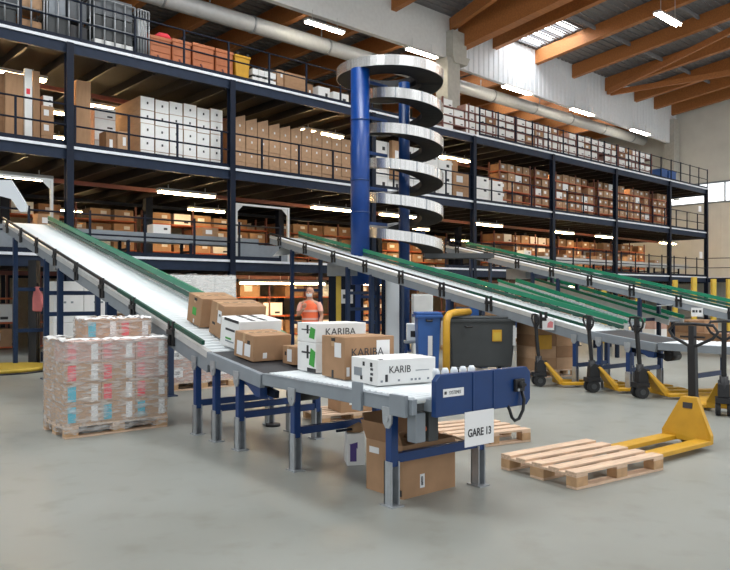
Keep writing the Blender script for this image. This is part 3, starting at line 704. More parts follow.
# low lanes behind the middle conveyor
def lane(label, x, y, L, z0, sl):
    th = thing('roller_conveyor', label, 'conveyor', CM(x, y))
    for yy, m, dz, h_ in ((0, m_alu, 0, .14), (.75, m_alu, 0, .14), (.78, m_green, .14, .10), (-.03, m_green, .12, .07)):
        MB().bar((-L, yy, z0 + sl * L + dz), (0, yy, z0 + dz), .05, h_).build('side_frame' if dz == 0 else 'green_guard_rail', m, th)
    rl = MB().tube([(0, .03, 0), (0, .72, 0)], .035, 6).mesh('roller', m_grey)
    n = int(L / .13)
    for i in range(n): link('roller', rl, th, Matrix.Translation((-L + i * L / n, 0, z0 + sl * (L - i * L / n))))
    for s in (-.3, -L * .5, -L + .3):
        for yy in (0, .75): MB().box(s - .04, yy - .04, 0, s + .04, yy + .04, z0 - sl * s - .06).build('leg', m_navy, th)
lane('low green-railed lane just behind the middle inclined conveyor', 6.5, 17.6, 4.2, .78, .26)
lane('second low green-railed lane, behind the first low lane', 8.2, 19.2, 4.6, .82, .25)

# ------------------------------------------------------------------ spiral conveyor
sp = thing('spiral_conveyor', 'tall spiral conveyor of stacked shiny steel rings on blue columns', 'conveyor', TR(1.10, 20, 0))
path = []     # (centre x, R outer, angle, z)
for i in range(49):
    a = -2 * math.pi + i * 2 * math.pi / 48
    path.append((-.40, 1.50, a, 7.62 + .14 * (1 - i / 48)))
nt_ = int(48 * 5.05)
for i in range(1, nt_):
    a = i * 2 * math.pi / 48
    path.append((0, 1.10, a, 7.60 - .95 * (a) / (2 * math.pi)))
def sweep(rel):      # profile as (fraction from outer edge inwards in metres, dz)
    mb = MB(); n = len(rel); vs = []
    for cx, Ro, a, z in path:
        for dr, dz in rel: vs.append((cx + (Ro - dr * (1.25 if Ro > 1.3 else 1)) * math.cos(a), (Ro - dr * (1.25 if Ro > 1.3 else 1)) * math.sin(a), z + dz))
    fs = []
    for i in range(len(path) - 1):
        for j in range(n): fs.append((i * n + j, (i + 1) * n + j, (i + 1) * n + (j + 1) % n, i * n + (j + 1) % n))
    fs.append(list(range(n))); fs.append([(len(path) - 1) * n + j for j in reversed(range(n))])
    return mb.add(vs, fs)
sweep([(.012, -.0), (.60, -.0), (.60, -.09), (.012, -.09)]).build('track', m_rubber, sp)
sweep([(0, .17), (.012, .17), (.012, -.10), (0, -.10)]).build('outer_guard', m_chrome, sp)
sweep([(.60, .08), (.612, .08), (.612, -.1), (.60, -.1)]).build('inner_guard', m_black, sp)
jm = MB().box(1.098, -.02, -.10, 1.108, .02, .17).mesh('guard_joint', m_galv)
for i in range(46):
    cx, Ro, a, z = path[52 + i * 5] if 52 + i * 5 < len(path) else path[-1]
    link('guard_joint', jm, sp, Matrix.Translation((cx, 0, z)) @ Matrix.Rotation(a, 4, 'Z'))
mc = MB().tube([(-1.23, -1.0, 1.84), (-1.23, -1.0, 7.58)], .25, 24).build('support_column', m_bluebright, sp)
for z in (6.2, 4.6, 3.75): MB().tube([(-1.23, -1.0, z), (-1.23, -1.0, z + .03)], .262, 24).build('column_band', m_blue, mc)
MB().tube([(0, 0, .02), (0, 0, 7.52)], .155, 20).box(-.35, -.35, 0, .35, .35, .03).build('centre_column', m_blue, sp)
for i in range(6): MB().bar((-1.0, -.82, 7.3 - i * .95), (-.5, -.35, 7.3 - i * .95), .06, .08).build('track_arm', m_blue, sp)
for i in range(6): MB().bar((0, 0, 7.42 - i * .95 - .35), (.55, -.3, 7.42 - i * .95 - .35), .06, .08).build('inner_arm', m_blue, sp)
bf = MB().box(-1.36, -1.1, .0, -1.22, -.9, 1.86)
bf.build('base_post', m_bluebright, sp)
MB().box(-.66, -1.1, 0, -.52, -.96, 2.05).build('base_post', m_navy, sp)
for z in (1.52, .84): MB().box(-1.22, -1.06, z - .04, -.66, -.98, z + .04).build('base_rung', m_blue, sp)
MB().bar((-.7, -1.02, 1.93), (1.1, -1.3, 1.66), .12, .2).build('base_beam', m_blue, sp)
MB().box(1.02, -1.38, 0, 1.14, -1.24, 1.6).build('base_post', m_blue, sp)
MB().bar((.1, -.05, .03), (-.45, -.9, .6), .06, .06).build('brace', m_blue, sp)
MB().box(.6, .35, 2.62, 2.6, .41, 2.76).box(.6, .95, 2.62, 2.6, 1.01, 2.76).box(.6, .41, 2.68, 2.6, .95, 2.7).build('outfeed', m_dgrey, sp)

# gates and chute at the head of the inclined conveyors, standing on platforms of the lowest deck
def platform(px0, px1, Y, dep, lab):
    x0, x1 = (px0 - CX) / F * Y, (px1 - CX) / F * Y
    struct('mezzanine_floor', MB().box(x0, 0, Z1 - .3, x1, dep, Z1 - .02).box(x0, -.02, Z1 - .02, x1, dep, Z1), [m_edge], Matrix.Translation((0, Y, 0)) @ Matrix.Translation((x0, 0, 0)) @ Matrix.Rotation(R(20), 4, 'Z') @ Matrix.Translation((-x0, 0, 0)))
def gate(label, M, w, h):
    th = thing('gate_frame', label, 'gate', M)
    for x in (0, w): MB().box(x - .035, -.035, 0, x + .035, .035, h).build('gate_post', m_alu, th)
    MB().box(0, -.03, h - .06, w, .03, h).build('top_bar', m_alu, th)
    MB().box(.03, -.01, .02, w - .03, .01, .55).build('lower_panel', m_grey, th)
    for x in (0, w): MB().prism([(x, h - .06), (x + (.25 if x == 0 else -.25), h - .06), (x, h - .3)], -.008, .008).build('corner_gusset', m_alu, th)
u = U(51.5, .3)
gate('white tubular gate frame above the left inclined conveyor', MEZ @ Matrix.Translation((u - 2.3, .3, Z1)), 2.3, ZU(179, u, .3) - Z1)
u = U(236, .3)
gate('white tubular gate frame beside the head of the middle inclined conveyor', MEZ @ Matrix.Translation((u, .3, Z1)), U(288, .3) - u, ZU(203, u, .3) - Z1)
Yc = 17.0
ch = [((a - CX) / F * Yc, H - (b - HY) / F * Yc) for a, b in ((-8, 181), (0, 180), (11, 180), (23, 199), (27, 206), (26, 212), (20, 212), (11, 199), (0, 196), (-8, 195))]
o = MB().prism(ch, Yc, Yc + .07).build('curved_chute', m_clearpl, None); tag(o, 'white curved plastic chute hanging over head of left inclined conveyor', 'chute')
Yc = 20.7
ap = [Vector(((a - CX) / F * y_, y_, H - (b - HY) / F * y_)) for a, b, y_ in ((273, 256, 20.3), (289, 239, 20.7), (307, 241, 21.0), (300, 253.5, 20.6))]
nn = (ap[1] - ap[0]).cross(ap[2] - ap[1]).normalized() * .03
o = MB().add(ap + [p + nn for p in ap], [(0, 1, 2, 3), (7, 6, 5, 4), (0, 4, 5, 1), (1, 5, 6, 2), (2, 6, 7, 3), (3, 7, 4, 0)]).build('chute_plate', m_alu, None); tag(o, 'grey sloping chute plate under head of middle inclined conveyor', 'chute')

# ------------------------------------------------------------------ cartons on the conveyor
def text_f(name, s, size, m, par, x, z, sx=1.0, y=-.0025): return text(name, s, size, m, par, Matrix.Translation((x, y, z)), sx)
def text_l(name, s, size, m, par, y, z, sx=1.0): return text(name, s, size, m, par, Matrix.Translation((-.0025, y, z)) @ Matrix.Rotation(R(-90), 4, 'Z'), sx)
def carton(label, M, w, d, h, m, tape_m=m_tape, tape=True):
    th = thing('carton', label, 'box', M)
    MB().box(0, 0, 0, w, d, h).build('body', m, th, bevel=.006)
    if tape: MB().box(-.002, d / 2 - .025, h - .09, w + .002, d / 2 + .025, h + .002).build('tape', tape_m, th)
    return th
def dec_f(th, name, m, x0, z0, x1, z1): return MB().box(x0, -.0025, z0, x1, .001, z1).build(name, m, th)
def dec_l(th, name, m, y0, z0, y1, z1): return MB().box(-.0025, y0, z0, .001, y1, z1).build(name, m, th)
def dec_t(th, name, m, x0, y0, x1, y1, h): return MB().box(x0, y0, h - .001, x1, y1, h + .0025).build(name, m, th)
BA = R(31)
def cloc(s, t, z, ang, tilt=0.0):
    return CM(*C1) @ Matrix.Translation((s, t, z)) @ Matrix.Rotation(tilt, 4, 'Y') @ Matrix.Rotation(ang - CA, 4, 'Z')
bz = .856
p = G(377.5, 386.3, bz); w8 = carton('white carton marked KARIB nearest the blue end plate', TR(p.x, p.y, bz, BA), .59, .43, .215, m_white, m_white)
text_f('lettering', 'KARIB', .085, m_ink, w8, .22, .125, .95); dec_f(w8, 'print', m_grey, .38, .108, .52, .114); dec_f(w8, 'barcode', m_ink, .075, .03, .10, .09)
for x in (.03, .2, .33, .37, .41, .5): dec_f(w8, 'print', m_grey, x, .028, x + .02, .045)
for y, z in ((.10, .15), (.10, .03), (.22, .15), (.26, .03)): dec_l(w8, 'hole', m_black, y - .02, z, y + .015, z + .035)
for z in (.08, .12): dec_l(w8, 'print', m_ink, .07, z, .11, z + .02)
dec_l(w8, 'print', m_grey, .25, .06, .38, .13)
dec_t(w8, 'strap', m_black, .02, .0, .055, .035, .215)
p = G(344.5, 380.2, bz); b7 = carton('large brown carton marked KARIBA behind the nearest white one', TR(p.x, p.y, bz, BA), .52, .43, .375, m_card)
text_f('lettering', 'KARIBA', .10, m_ink, b7, .235, .235, 1.0); dec_f(b7, 'shipping_label', m_paper, .33, .19, .47, .34)
dec_l(b7, 'shipping_label', m_paper, .06, .19, .18, .32); dec_l(b7, 'tape_end', m_ink, .20, .0, .235, .07); dec_l(b7, 'hand_hole', m_black, .17, .33, .24, .36); dec_f(b7, 'print', m_paper, .02, .03, .05, .11)
p = G(315.5, 373.5, bz)
wlow = carton('lower white carton with green leaf print beneath the flat KARIBA carton', TR(p.x, p.y + .02, bz, BA), .53, .40, .285, m_white, m_white)
wtop = carton('flat white carton marked KARIBA topping the white pair', TR(p.x, p.y + .02, bz + .287, BA), .56, .40, .185, m_white, m_white)
text_f('lettering', 'KARIBA', .095, m_ink, wtop, .27, .10, 1.05)
for th, hh in ((wlow, .285), (wtop, .185)):
    dec_l(th, 'strap', m_black, .15, hh * .45, .19, hh * .9); dec_l(th, 'print_band', m_ink, .08, hh * .62, .30, hh * .68)
    MB().prism([(.0, hh * .25), (.11, hh * .18), (.135, hh * .7), (.04, hh * .82)], .001, -.003, 0, Matrix.Rotation(R(-90), 4, 'Z') @ Matrix.Translation((-.14, 0, 0))).build('green_leaf', m_lgreen, th)
dec_l(wlow, 'base_band', m_black, .0, .0, .18, .04)
th = carton('small brown carton squeezed between brown carton and white pair', cloc(1.30, .47, .868, BA), .30, .28, .19, m_card); dec_l(th, 'shipping_label', m_paper, .05, .03, .16, .16); dec_l(th, 'hand_hole', m_black, .18, .09, .22, .13)
zb_ = lambda s: .97 - .117 * (s - .3)
th = carton('open-slotted brown carton in front of the white strapped one', cloc(.97, .17, zb_(.97) + .002, BA + R(9), math.atan(.117)), .47, .40, .275, m_card)
dec_l(th, 'shipping_label', m_paper, .22, .03, .34, .18); dec_l(th, 'shipping_label', m_paper, .06, .04, .18, .17); dec_l(th, 'hand_hole', m_black, .08, .17, .13, .21); dec_f(th, 'print', m_paper, .12, .03, .17, .09)
for i in range(4): dec_t(th, 'slot', m_black, .06 + i * .1, .2, .12 + i * .1, .22, .275)
th = carton('white carton with black straps amid the brown cartons', cloc(.37, .31, zb_(.37) + .006, BA + R(11), math.atan(.15)), .58, .40, .33, m_white, m_white, False)
for x in (.02, .17): dec_l(th, 'strap_clip', m_black, x + .0, .30, x + .16, .332)
dec_l(th, 'print_band', m_ink, .09, .19, .29, .215); dec_l(th, 'print', m_lgreen, .16, .09, .28, .11); dec_l(th, 'print', m_grey, .10, .06, .28, .075)
for i in range(2):
    dec_t(th, 'strap', m_black, .17 + i * .16, .02, .23 + i * .16, .18, .33)
    dec_t(th, 'strap', m_black, .18 + i * .16, .22, .24 + i * .16, .38, .33)
th = carton('brown carton leaning on the incline, second from the uphill end', cloc(-.16, .37, zt(-.16) + .005, BA + R(5), math.atan(SL)), .56, .38, .41, m_card)
dec_l(th, 'shipping_label', m_paper, .06, .18, .16, .33); dec_l(th, 'hand_hole', m_black, .08, .26, .13, .29); dec_l(th, 'print', m_black, .22, .13, .30, .16)
for i in range(4): dec_t(th, 'slot', m_black, .08 + i * .12, .2, .15 + i * .12, .215, .41)
th = carton('brown carton with green print, highest up on the incline', cloc(-.74, .36, zt(-.74) + .005, BA + R(7), math.atan(SL)), .50, .40, .37, m_card)
dec_l(th, 'green_print', m_lgreen, .14, .12, .25, .22); dec_l(th, 'hand_hole', m_black, .14, .31, .22, .345); dec_l(th, 'print', m_paper, .18, .02, .21, .07)
for i in range(4): dec_t(th, 'slot', m_black, .06 + i * .1, .2, .12 + i * .1, .215, .37)

# ------------------------------------------------------------------ pallets
def pallet0():
    th = thing('pallet', 'x', 'pallet', Matrix.Identity(4))
    for y, w in ((0, .11), (.1725, .105), (.345, .11), (.5225, .105), (.69, .11)): MB().box(0, y, .122, 1.2, y + w, .144).build('top_board', m_wood, th, bevel=.003)
    for x in (0, .5275, 1.055): MB().box(x, 0, .1, x + .145, .8, .122).build('stringer', m_wood, th, bevel=.003)
    for y, w in ((0, .1), (.3275, .145), (.7, .1)):
        MB().box(0, y, 0, 1.2, y + w, .022).build('bottom_board', m_wood, th, bevel=.003)
        for x in (0, .5275, 1.055): MB().box(x, y, .022, x + .145, y + w, .1).build('block', m_woodd, th, bevel=.003)
    return th
pal = pallet0(); remember(pal); PALK = dict(KIDS); first_ = [True]
def pallet(label, x, y, a, sx=1.0, sy=1.0):
    KIDS.clear(); KIDS.update(PALK)
    o = pal if first_[0] else copy_tree(pal); first_[0] = False
    o.matrix_basis = TR(x, y, 0, a) @ Matrix.Diagonal((sx, sy, 1, 1)); o['label'] = label; LABELS.setdefault(label, []).append(o.name); return o
LABELS.pop('x', None)
pallet('empty light wooden pallet on the yellow pallet jack forks', 1.735, 5.84, R(34), 1.0, 1.08)
pallet('empty wooden pallet partly hidden behind the GARE 13 sign', .95, 7.32, R(27), .8, 1.0)
pallet('wooden pallet under the wrapped stack at front left', -3.31, 7.86, R(40.3))
# wrapped stack at front left: twelve columns of small boxes with coloured end labels, one more layer set back on top
PM = TR(-3.31, 7.86, 0, R(40.3)); hb = .232
rows = [(m_cyan, m_cyan, m_cyan), (m_cyan, m_red, m_red), (m_red, m_red, m_pink), (m_pink, m_pink, m_pink)]
def labelled(m1, w, d, h):
    b = MB().box(0, 0, 0, w, d, h, 0).box(.025, -.003, h * .12, .115, .0, h * .88, 1).box(w - .11, -.003, h * .1, w - .035, 0, h * .9, 2).box(-.003, d * .3, h * .3, 0, d * .7, h * .7, 0)
    return b.mesh('carton', [m_cardrose if m1 is m_pink else m_card2, m1, m_paper])
LM = {m: labelled(m, .393, .393, hb - .004) for m in (m_cyan, m_red, m_pink)}
nmc = {m_cyan: 'blue', m_red: 'red', m_pink: 'faded pink'}
for r in range(4):
    for c in range(3):
        for dpt in range(2):
            m = rows[r][c] if dpt == 0 else m_red
            o = link('carton', LM[m], None, PM @ Matrix.Translation((.003 + c * .4, .003 + dpt * .4, .146 + r * hb)))
            tag(o, f'film-wrapped carton with {nmc[m]} label, {("front", "rear")[dpt]} half, {ORD[c + 1]} from left, {ORD[r + 1]} layer up', 'box', 'cartons of the front left wrapped stack')
for c in range(2):
    m = (m_cyan, m_red)[c]
    o = link('carton', LM[m], None, PM @ Matrix.Translation((.35 + c * .4, .36, .146 + 4 * hb)))
    tag(o, f'film-wrapped carton with {nmc[m]} label topping front left stack, {("left", "right")[c]}', 'box', 'cartons of the front left wrapped stack')
def film(label, M, x0, y0, x1, y1, z0, z1, cap, seed, gather=.0):
    r2 = random.Random(seed); mb = MB(); n = 72; k = 22; vs = []
    per = 2 * ((x1 - x0) + (y1 - y0))
    def pt(t):
        t *= per
        for ax, ay, bx, by in ((x0, y0, x1, y0), (x1, y0, x1, y1), (x1, y1, x0, y1), (x0, y1, x0, y0)):
            L = abs(bx - ax) + abs(by - ay)
            if t <= L + 1e-9: return ax + (bx - ax) * t / L, ay + (by - ay) * t / L
            t -= L
        return x0, y0
    cx, cy = (x0 + x1) / 2, (y0 + y1) / 2
    for j in range(k + 1):
        for i in range(n):
            x, y = pt(i / n); q = r2.uniform(.002, .012)
            dxx, dyy = x - cx, y - cy; L = math.hypot(dxx, dyy)
            z = z0 + (z1 - z0) * j / k + (r2.uniform(-.015, .02) if j in (0, k) else 0)
            vs.append((x + dxx / L * q, y + dyy / L * q, z))
    fs = [(j * n + i, j * n + (i + 1) % n, (j + 1) * n + (i + 1) % n, (j + 1) * n + i) for j in range(k) for i in range(n)]
    if cap:        # crumpled film gathered over the rim
        for f_, dz in ((.95, .012), (.84, .006)):
            o_ = len(vs)
            for i in range(n):
                x, y, z = vs[k * n + i]; vs.append((cx + (x - cx) * f_ + r2.uniform(-.01, .01), cy + (y - cy) * f_ + r2.uniform(-.01, .01), z1 + dz + r2.uniform(-.010, .018)))
            for i in range(n): fs.append((o_ - n + i, o_ - n + (i + 1) % n, o_ + (i + 1) % n, o_ + i))
    mb.add(vs, fs, 0, True)
    for i in range(k * n, len(fs)): mb.m[i] = 1
    o = mb.build('stretch_film', [m_film, m_filmcap], None, M); tag(o, label, 'film'); return o
film('crinkled clear stretch film around the front left carton stack', PM, -.004, -.01, 1.206, .806, .05, .146 + 4 * hb + .015, True, 3)
film('crinkled clear film around the top two cartons of front left stack', PM, .34, .35, 1.15, .76, .146 + 4 * hb, .146 + 5 * hb + .01, True, 4)
# tall wrapped stack behind the left conveyor
pallet('wooden pallet under the tall stack behind the left conveyor legs', -3.19, 11.65, R(38))
TM = TR(-3.19, 11.65, 0, R(38))
for r in range(6):
    for c in range(3):
        for dpt in range(1):
            white = r > 3
            b = MB().box(0, 0, 0, .393, .793, .292, 0)
            if r < 3 and c != 1: b.box(.06, -.004, .08, .22, 0, .24, 1).box(.10, -.006, .13, .15, 0, .18, 2)
            o = b.build('carton', [m_white if white else m_cardrose, m_paper, m_ink], None, TM @ Matrix.Translation((.003 + c * .4, .003 + dpt * .4, .146 + r * .296)))
            tag(o, f'{"white" if white else "rosy"} carton of the tall stack, {ORD[c + 1]} from left, {ORD[r + 1]} layer up', 'box', 'cartons of the tall stack behind the left conveyor')
film('clear stretch film around the tall stack behind the left conveyor', TM, -.004, -.008, 1.206, .806, .12, .146 + 6 * .296 + .01, False, 5)
# white crates behind the blue trestle at left
q = G(53, 372); pallet('wooden pallet under the big white crates at left', q.x, q.y, R(34))
XM = TR(q.x, q.y, 0, R(34))
for r in range(2):
    for c in range(2):
        th = thing('carton', f'big white crate behind the left blue trestle, {("left", "right")[c]}, {("lower", "upper")[r]}', 'box', XM @ Matrix.Translation((.005 + c * .6, 0, .146 + r * .86)))
        MB().box(0, 0, 0, .592, .79, .855).build('body', m_white, th, bevel=.01)
        for x in (.2, .34): MB().box(x, -.003, .40, x + .05, 0, .44).build('print', m_grey, th)

# ------------------------------------------------------------------ pallet jacks
def jack(label, M, lean=.26, loopw=.20, hz=1.22, shaft=.03, zfork=.085, hoff=.13):
    th = thing('pallet_jack', label, 'pallet jack', M)
    for s in (-1, 1):
        fk = MB().prism([(.36, zfork - .045), (1.40, zfork - .045), (1.5, zfork - .03), (1.5, zfork - .01), (1.45, zfork), (.36, zfork)], s * .19 - .08, s * .19 + .08).build('fork', m_yellow, th, bevel=.005)
        MB().tube([(1.32, s * .19 - .05, .04), (1.32, s * .19 + .05, .04)], .038, 12).build('load_roller', m_rubber, fk)
    xb, xt = .40, .40 - lean
    zc = zfork + (.42 if hoff < .12 else .33)
    wb = .27 if hoff < .12 else .20
    vs = [(xb, -wb, zfork - .04), (xb, wb, zfork - .04), (xt, .085, zc), (xt, -.085, zc), (xb - .07, -.27, zfork - .04), (xb - .07, .27, zfork - .04), (xt - .07, .085, zc), (xt - .07, -.085, zc)]
    vs2 = [(xb, -wb, zfork + .05), (xb, wb, zfork + .05)]
    pl = MB().add([vs[0], vs[1], vs2[1], vs[2], vs[3], vs2[0]] + [(x - .06, y, z) for x, y, z in (vs[0], vs[1], vs2[1], vs[2], vs[3], vs2[0])],
                  [(0, 1, 2, 3, 4, 5), (11, 10, 9, 8, 7, 6)] + [(i, i + 6, (i + 1) % 6 + 6, (i + 1) % 6) for i in range(6)]).build('body_plate', m_yellow, th, bevel=.008)
    zl = zfork + .33; f_ = (zl - zfork - .05) / (zc - zfork - .05); xl = xb + (xt - xb) * f_
    MB().bar((xl + .006, -.05, zl), (xl + .006, .05, zl), .06, .012, 0, (1, 0, lean)).build('rating_plate', m_ink, pl)
    xh = xt - hoff
    MB().tube([(xh, 0, .16), (xh, 0, .52)], .055, 14).box(xh - .1, -.1, .17, xt - .02, .1, .24).build('pump', m_black, th)
    if hoff > .12: MB().prism([(xh - .06, .24), (xt - .01, .22), (xt - .03, zc + .02), (xh + .02, zc + .06), (xh - .05, zc)], -.07, .07).build('pump_cover', m_black, th, bevel=.01)
    for s in (-1, 1):
        wl = MB().tube([(xh, s * .07 - .03, .1), (xh, s * .07 + .03, .1)], .1, 18).build('steer_wheel', m_rubber, th)
        MB().tube([(xh, s * .104, .1), (xh, s * .1, .1)] if s < 0 else [(xh, .1, .1), (xh, .104, .1)], .045, 12).build('wheel_hub', m_dgrey, wl)
    xk = xh - (.05 if hoff > .12 else -.02)
    hd = MB().bar((xh, 0, .48), (xk, 0, hz - .22), shaft * 2, shaft * 1.6, 0, (1, 0, 0)).build('handle_shaft', m_black, th, bevel=.006)
    lp = [(xk, -.03, hz - .24), (xk, -loopw * .8, hz - .15), (xk - .01, -loopw, hz - .08), (xk - .015, -loopw * .8, hz - .01), (xk - .02, 0, hz), (xk - .015, loopw * .8, hz - .01), (xk - .01, loopw, hz - .08), (xk, loopw * .8, hz - .15), (xk, .03, hz - .24)]
    MB().tube(lp, .017, 8, 0, True).build('handle_grip', m_black, hd)
    MB().bar((xk, -loopw * .5, hz - .14), (xk, loopw * .5, hz - .14), .015, .02).box(xk - .03, -.03, hz - .24, xk + .03, .03, hz - .02).build('release_lever', m_black, hd)
    return th
ja = R(37)
jp = Vector((3.385, 7.52))
jack('yellow pallet jack with its forks in the front pallet', TR(jp.x, jp.y, 0, ja + math.pi) @ Matrix.Translation((-.40, 0, 0)), .06, .27, 1.29, .042, .10, .10)
for (px, py, a, lab) in ((537, 386, 4, 'yellow pallet jack beside the yellow-marked brown carton pile, leftmost of the parked row'), (590, 392, 6, 'yellow pallet jack in the middle of the parked row of three'), (638, 398, 9, 'yellow pallet jack third in the parked row, under the grey conveyor'), (724, 416, 66, 'yellow pallet jack half hidden behind the front jack handle')):
    q = G(px, py); jack(lab, TR(q.x, q.y, 0, R(a)), .24, .20, 1.25)

# ------------------------------------------------------------------ bins, barrier, cabinets
def big_bin(label, M, w, d, h):
    th = thing('waste_container', label, 'container', M)
    zb0 = .2; k_ = .07
    MB().add([(k_, k_, zb0), (w - k_, k_, zb0), (w - k_, d - k_, zb0), (k_, d - k_, zb0), (0, 0, h), (w, 0, h), (w, d, h), (0, d, h)], [(0, 3, 2, 1), (4, 5, 6, 7), (0, 1, 5, 4), (1, 2, 6, 5), (2, 3, 7, 6), (3, 0, 4, 7)]).build('body', m_dgrey, th, bevel=.03)
    MB().box(-.03, -.03, h - .05, w + .03, .02, h + .01).box(-.03, d - .02, h - .05, w + .03, d + .03, h + .01).box(-.03, .02, h - .05, .02, d - .02, h + .01).box(w - .02, .02, h - .05, w + .03, d - .02, h + .01).build('rim', m_dgrey, th, bevel=.01)
    MB().box(.02, .02, h + .01, w - .02, d - .02, h + .05).build('lid', m_dgrey, th, bevel=.02)
    for x in (.2, w - .2):
        for y in (.16, d - .16):
            wl = MB().tube([(x - .03, y, .1), (x + .03, y, .1)], .1, 14).build('caster', m_rubber, th); MB().box(x - .045, y - .05, .1, x + .045, y + .05, .22).build('caster_fork', m_galv, wl)
    MB().tube([(.3, -.03, h - .14), (.3, -.09, h - .14), (.42, -.09, h - .14), (.42, -.03, h - .14)], .018, 8).build('grip', m_black, th)
    MB().box(w * .64, .005, h - .42, w * .78, .035, h - .20, 0).box(w * .655, -.0, h - .40, w * .765, .01, h - .25, 1).build('warning_sticker', [m_yellow, m_yellowp], th)
    MB().box(w * .95, .0, h - .5, w * .985, .04, h - .12).build('white_strip', m_paper, th)
    return th
big_bin('large dark grey wheeled waste container beside yellow barrier', TR(1.60, 13.5, 0, R(3)), 1.29, .75, 1.12)
th = thing('wheelie_bin', 'blue wheelie bin left of the grey container', 'bin', TR(.975, 13.25, 0, R(2)))
MB().add([(.04, .06, .08), (.40, .06, .08), (.40, .5, .08), (.04, .5, .08), (0, 0, 1.2), (.44, 0, 1.2), (.44, .56, 1.2), (0, .56, 1.2)], [(0, 3, 2, 1), (4, 5, 6, 7), (0, 1, 5, 4), (1, 2, 6, 5), (2, 3, 7, 6), (3, 0, 4, 7)]).build('body', m_bluebin, th, bevel=.02)
MB().box(-.04, -.04, 1.16, .48, .6, 1.21).build('rim', m_bluebin, th, bevel=.01); MB().box(-.02, -.02, 1.21, .46, .58, 1.26).build('lid', m_bluebin, th, bevel=.015)
for x in (.02, .42): MB().tube([(x - .025, .46, .1), (x + .025, .46, .1)], .1, 14).build('wheel', m_rubber, th)
MB().box(.2, -.005, .45, .28, .045, .82).build('white_sticker', m_paper, th); MB().tube([(.17, -.01, 1.12), (.17, -.04, 1.1), (.27, -.04, 1.1), (.27, -.01, 1.12)], .02, 8).build('grip', m_black, th)
th = thing('safety_barrier', 'bent yellow tube barrier hugging the grey container', 'barrier', TR(1.485, 13.0, 0, 0))
MB().tube([(0, 0, .02), (0, 0, 1.06), (.02, .05, 1.16), (.08, .18, 1.23), (.2, .4, 1.25), (.55, .95, 1.25)], .068, 14).build('hoop', m_yellow, th); MB().box(-.14, -.14, 0, .14, .14, .02).build('foot_plate', m_yellow, th)
def cabinet(label, px0, px1, ytop, Y, dep, m):
    x0, x1 = (px0 - CX) / F * Y, (px1 - CX) / F * Y; h = H - (ytop - HY) / F * Y; w = x1 - x0
    th = thing('electrical_cabinet', label, 'cabinet', TR(x0, Y, 0))
    MB().box(0, .02, .06, w, dep, h).box(.03, .04, 0, w - .03, dep - .03, .06).build('body', m, th, bevel=.008); dr = MB().box(.02, 0, .1, w - .02, .02, h - .04).build('door', m, th, bevel=.004)
    MB().box(w - .07, -.02, h * .5, w - .05, 0, h * .58).build('door_handle', m_black, dr)
    return th
cabinet('narrow pale grey cabinet between spiral column and blue post', 386, 402, 276, 18.0, .5, m_clearpl)
cabinet('white cabinet behind the blue wheelie bin', 413, 433, 294, 17.6, .6, m_white)
th = thing('printer_stand', 'small white printer with dark opening beside the blue bin', 'printer', TR(.82, 13.9, 0))
MB().box(0, 0, .68, .23, .3, 1.02).build('printer_case', m_clearpl, th, bevel=.02); MB().box(.07, -.005, .76, .2, .02, .88).build('paper_slot', m_black, th)
MB().box(-.05, -.05, .64, .3, .35, .68).build('stand_top', m_grey, th)
for x in (-.03, .26):
    for y in (-.03, .31): MB().box(x, y, 0, x + .03, y + .03, .64).build('leg', m_blue, th)

# ------------------------------------------------------------------ things under and around the conveyor
p = G(402.6, 500); w, d, h = .60, .44, .42
OM = TR(p.x, p.y, 0, R(40))
th = thing('open_carton', 'big open brown carton on the floor under conveyor end', 'box', OM)
MB().box(0, 0, 0, w, d, .008).box(0, 0, .008, w, .008, h).box(0, d - .008, .008, w, d, h).box(0, .008, .008, .008, d - .008, h).box(w - .008, .008, .008, w, d - .008, h).build('body', m_card, th)
MB().bar((w / 2, d, h), (w / 2, d + .05, h + .2), w, .006, 0, (0, 1, 0)).build('flap', m_card3, th)
MB().bar((0, d / 2, h), (-.06, d / 2 + .0, h + .16), d, .006, 0, (1, 0, 0)).build('flap', m_card3, th)
MB().bar((w, d / 2, h), (w + .12, d / 2, h - .05), d, .006).build('flap', m_card, th)
dec_l(th, 'shipping_label', m_paper, .28, .31, .40, .36); dec_f(th, 'barcode_label', m_paper, .19, .06, .24, .17); dec_f(th, 'barcode', m_ink, .2, .08, .225, .15); dec_l(th, 'dark_mark', m_black, .01, .02, .06, .07)
for i, (x, y, z, r_) in enumerate(((.14, .12, .31, .115), (.31, .14, .34, .13), (.47, .15, .32, .115), (.22, .3, .33, .12), (.42, .32, .34, .11))):
    r3 = random.Random(i); pm = MB(); vs = []; fs = []
    for a in range(9):
        for b in range(14):
            th_, ph = math.pi * a / 8, 2 * math.pi * b / 14; q = r_ * r3.uniform(.72, 1.0)
            vs.append((q * math.sin(th_) * math.cos(ph), q * math.sin(th_) * math.sin(ph), q * math.cos(th_) * .75))
    for a in range(8):
        for b in range(14): fs.append((a * 14 + b, (a + 1) * 14 + b, (a + 1) * 14 + (b + 1) % 14, a * 14 + (b + 1) % 14))
    o = pm.add(vs, fs).build('crumpled_paper', m_paperbrown, None, OM @ Matrix.Translation((x, y, z + .01))); tag(o, f'crumpled brown paper ball in the open carton, {("front left", "front middle", "front right", "rear left", "rear right")[i]}', 'paper', 'crumpled paper in the open carton')
q = G(363, 466); th = thing('carton', 'small white box with purple print left of the open carton', 'box', TR(q.x - .15, q.y, 0, R(8)))
MB().box(0, 0, 0, .17, .22, .30).build('body', m_white, th, bevel=.005); dec_f(th, 'purple_print', m_purple, .03, .04, .09, .2); MB().prism([(.02, .2), (.1, .16), (.1, .22)], -.003, 0).build('purple_print', m_purple, th)
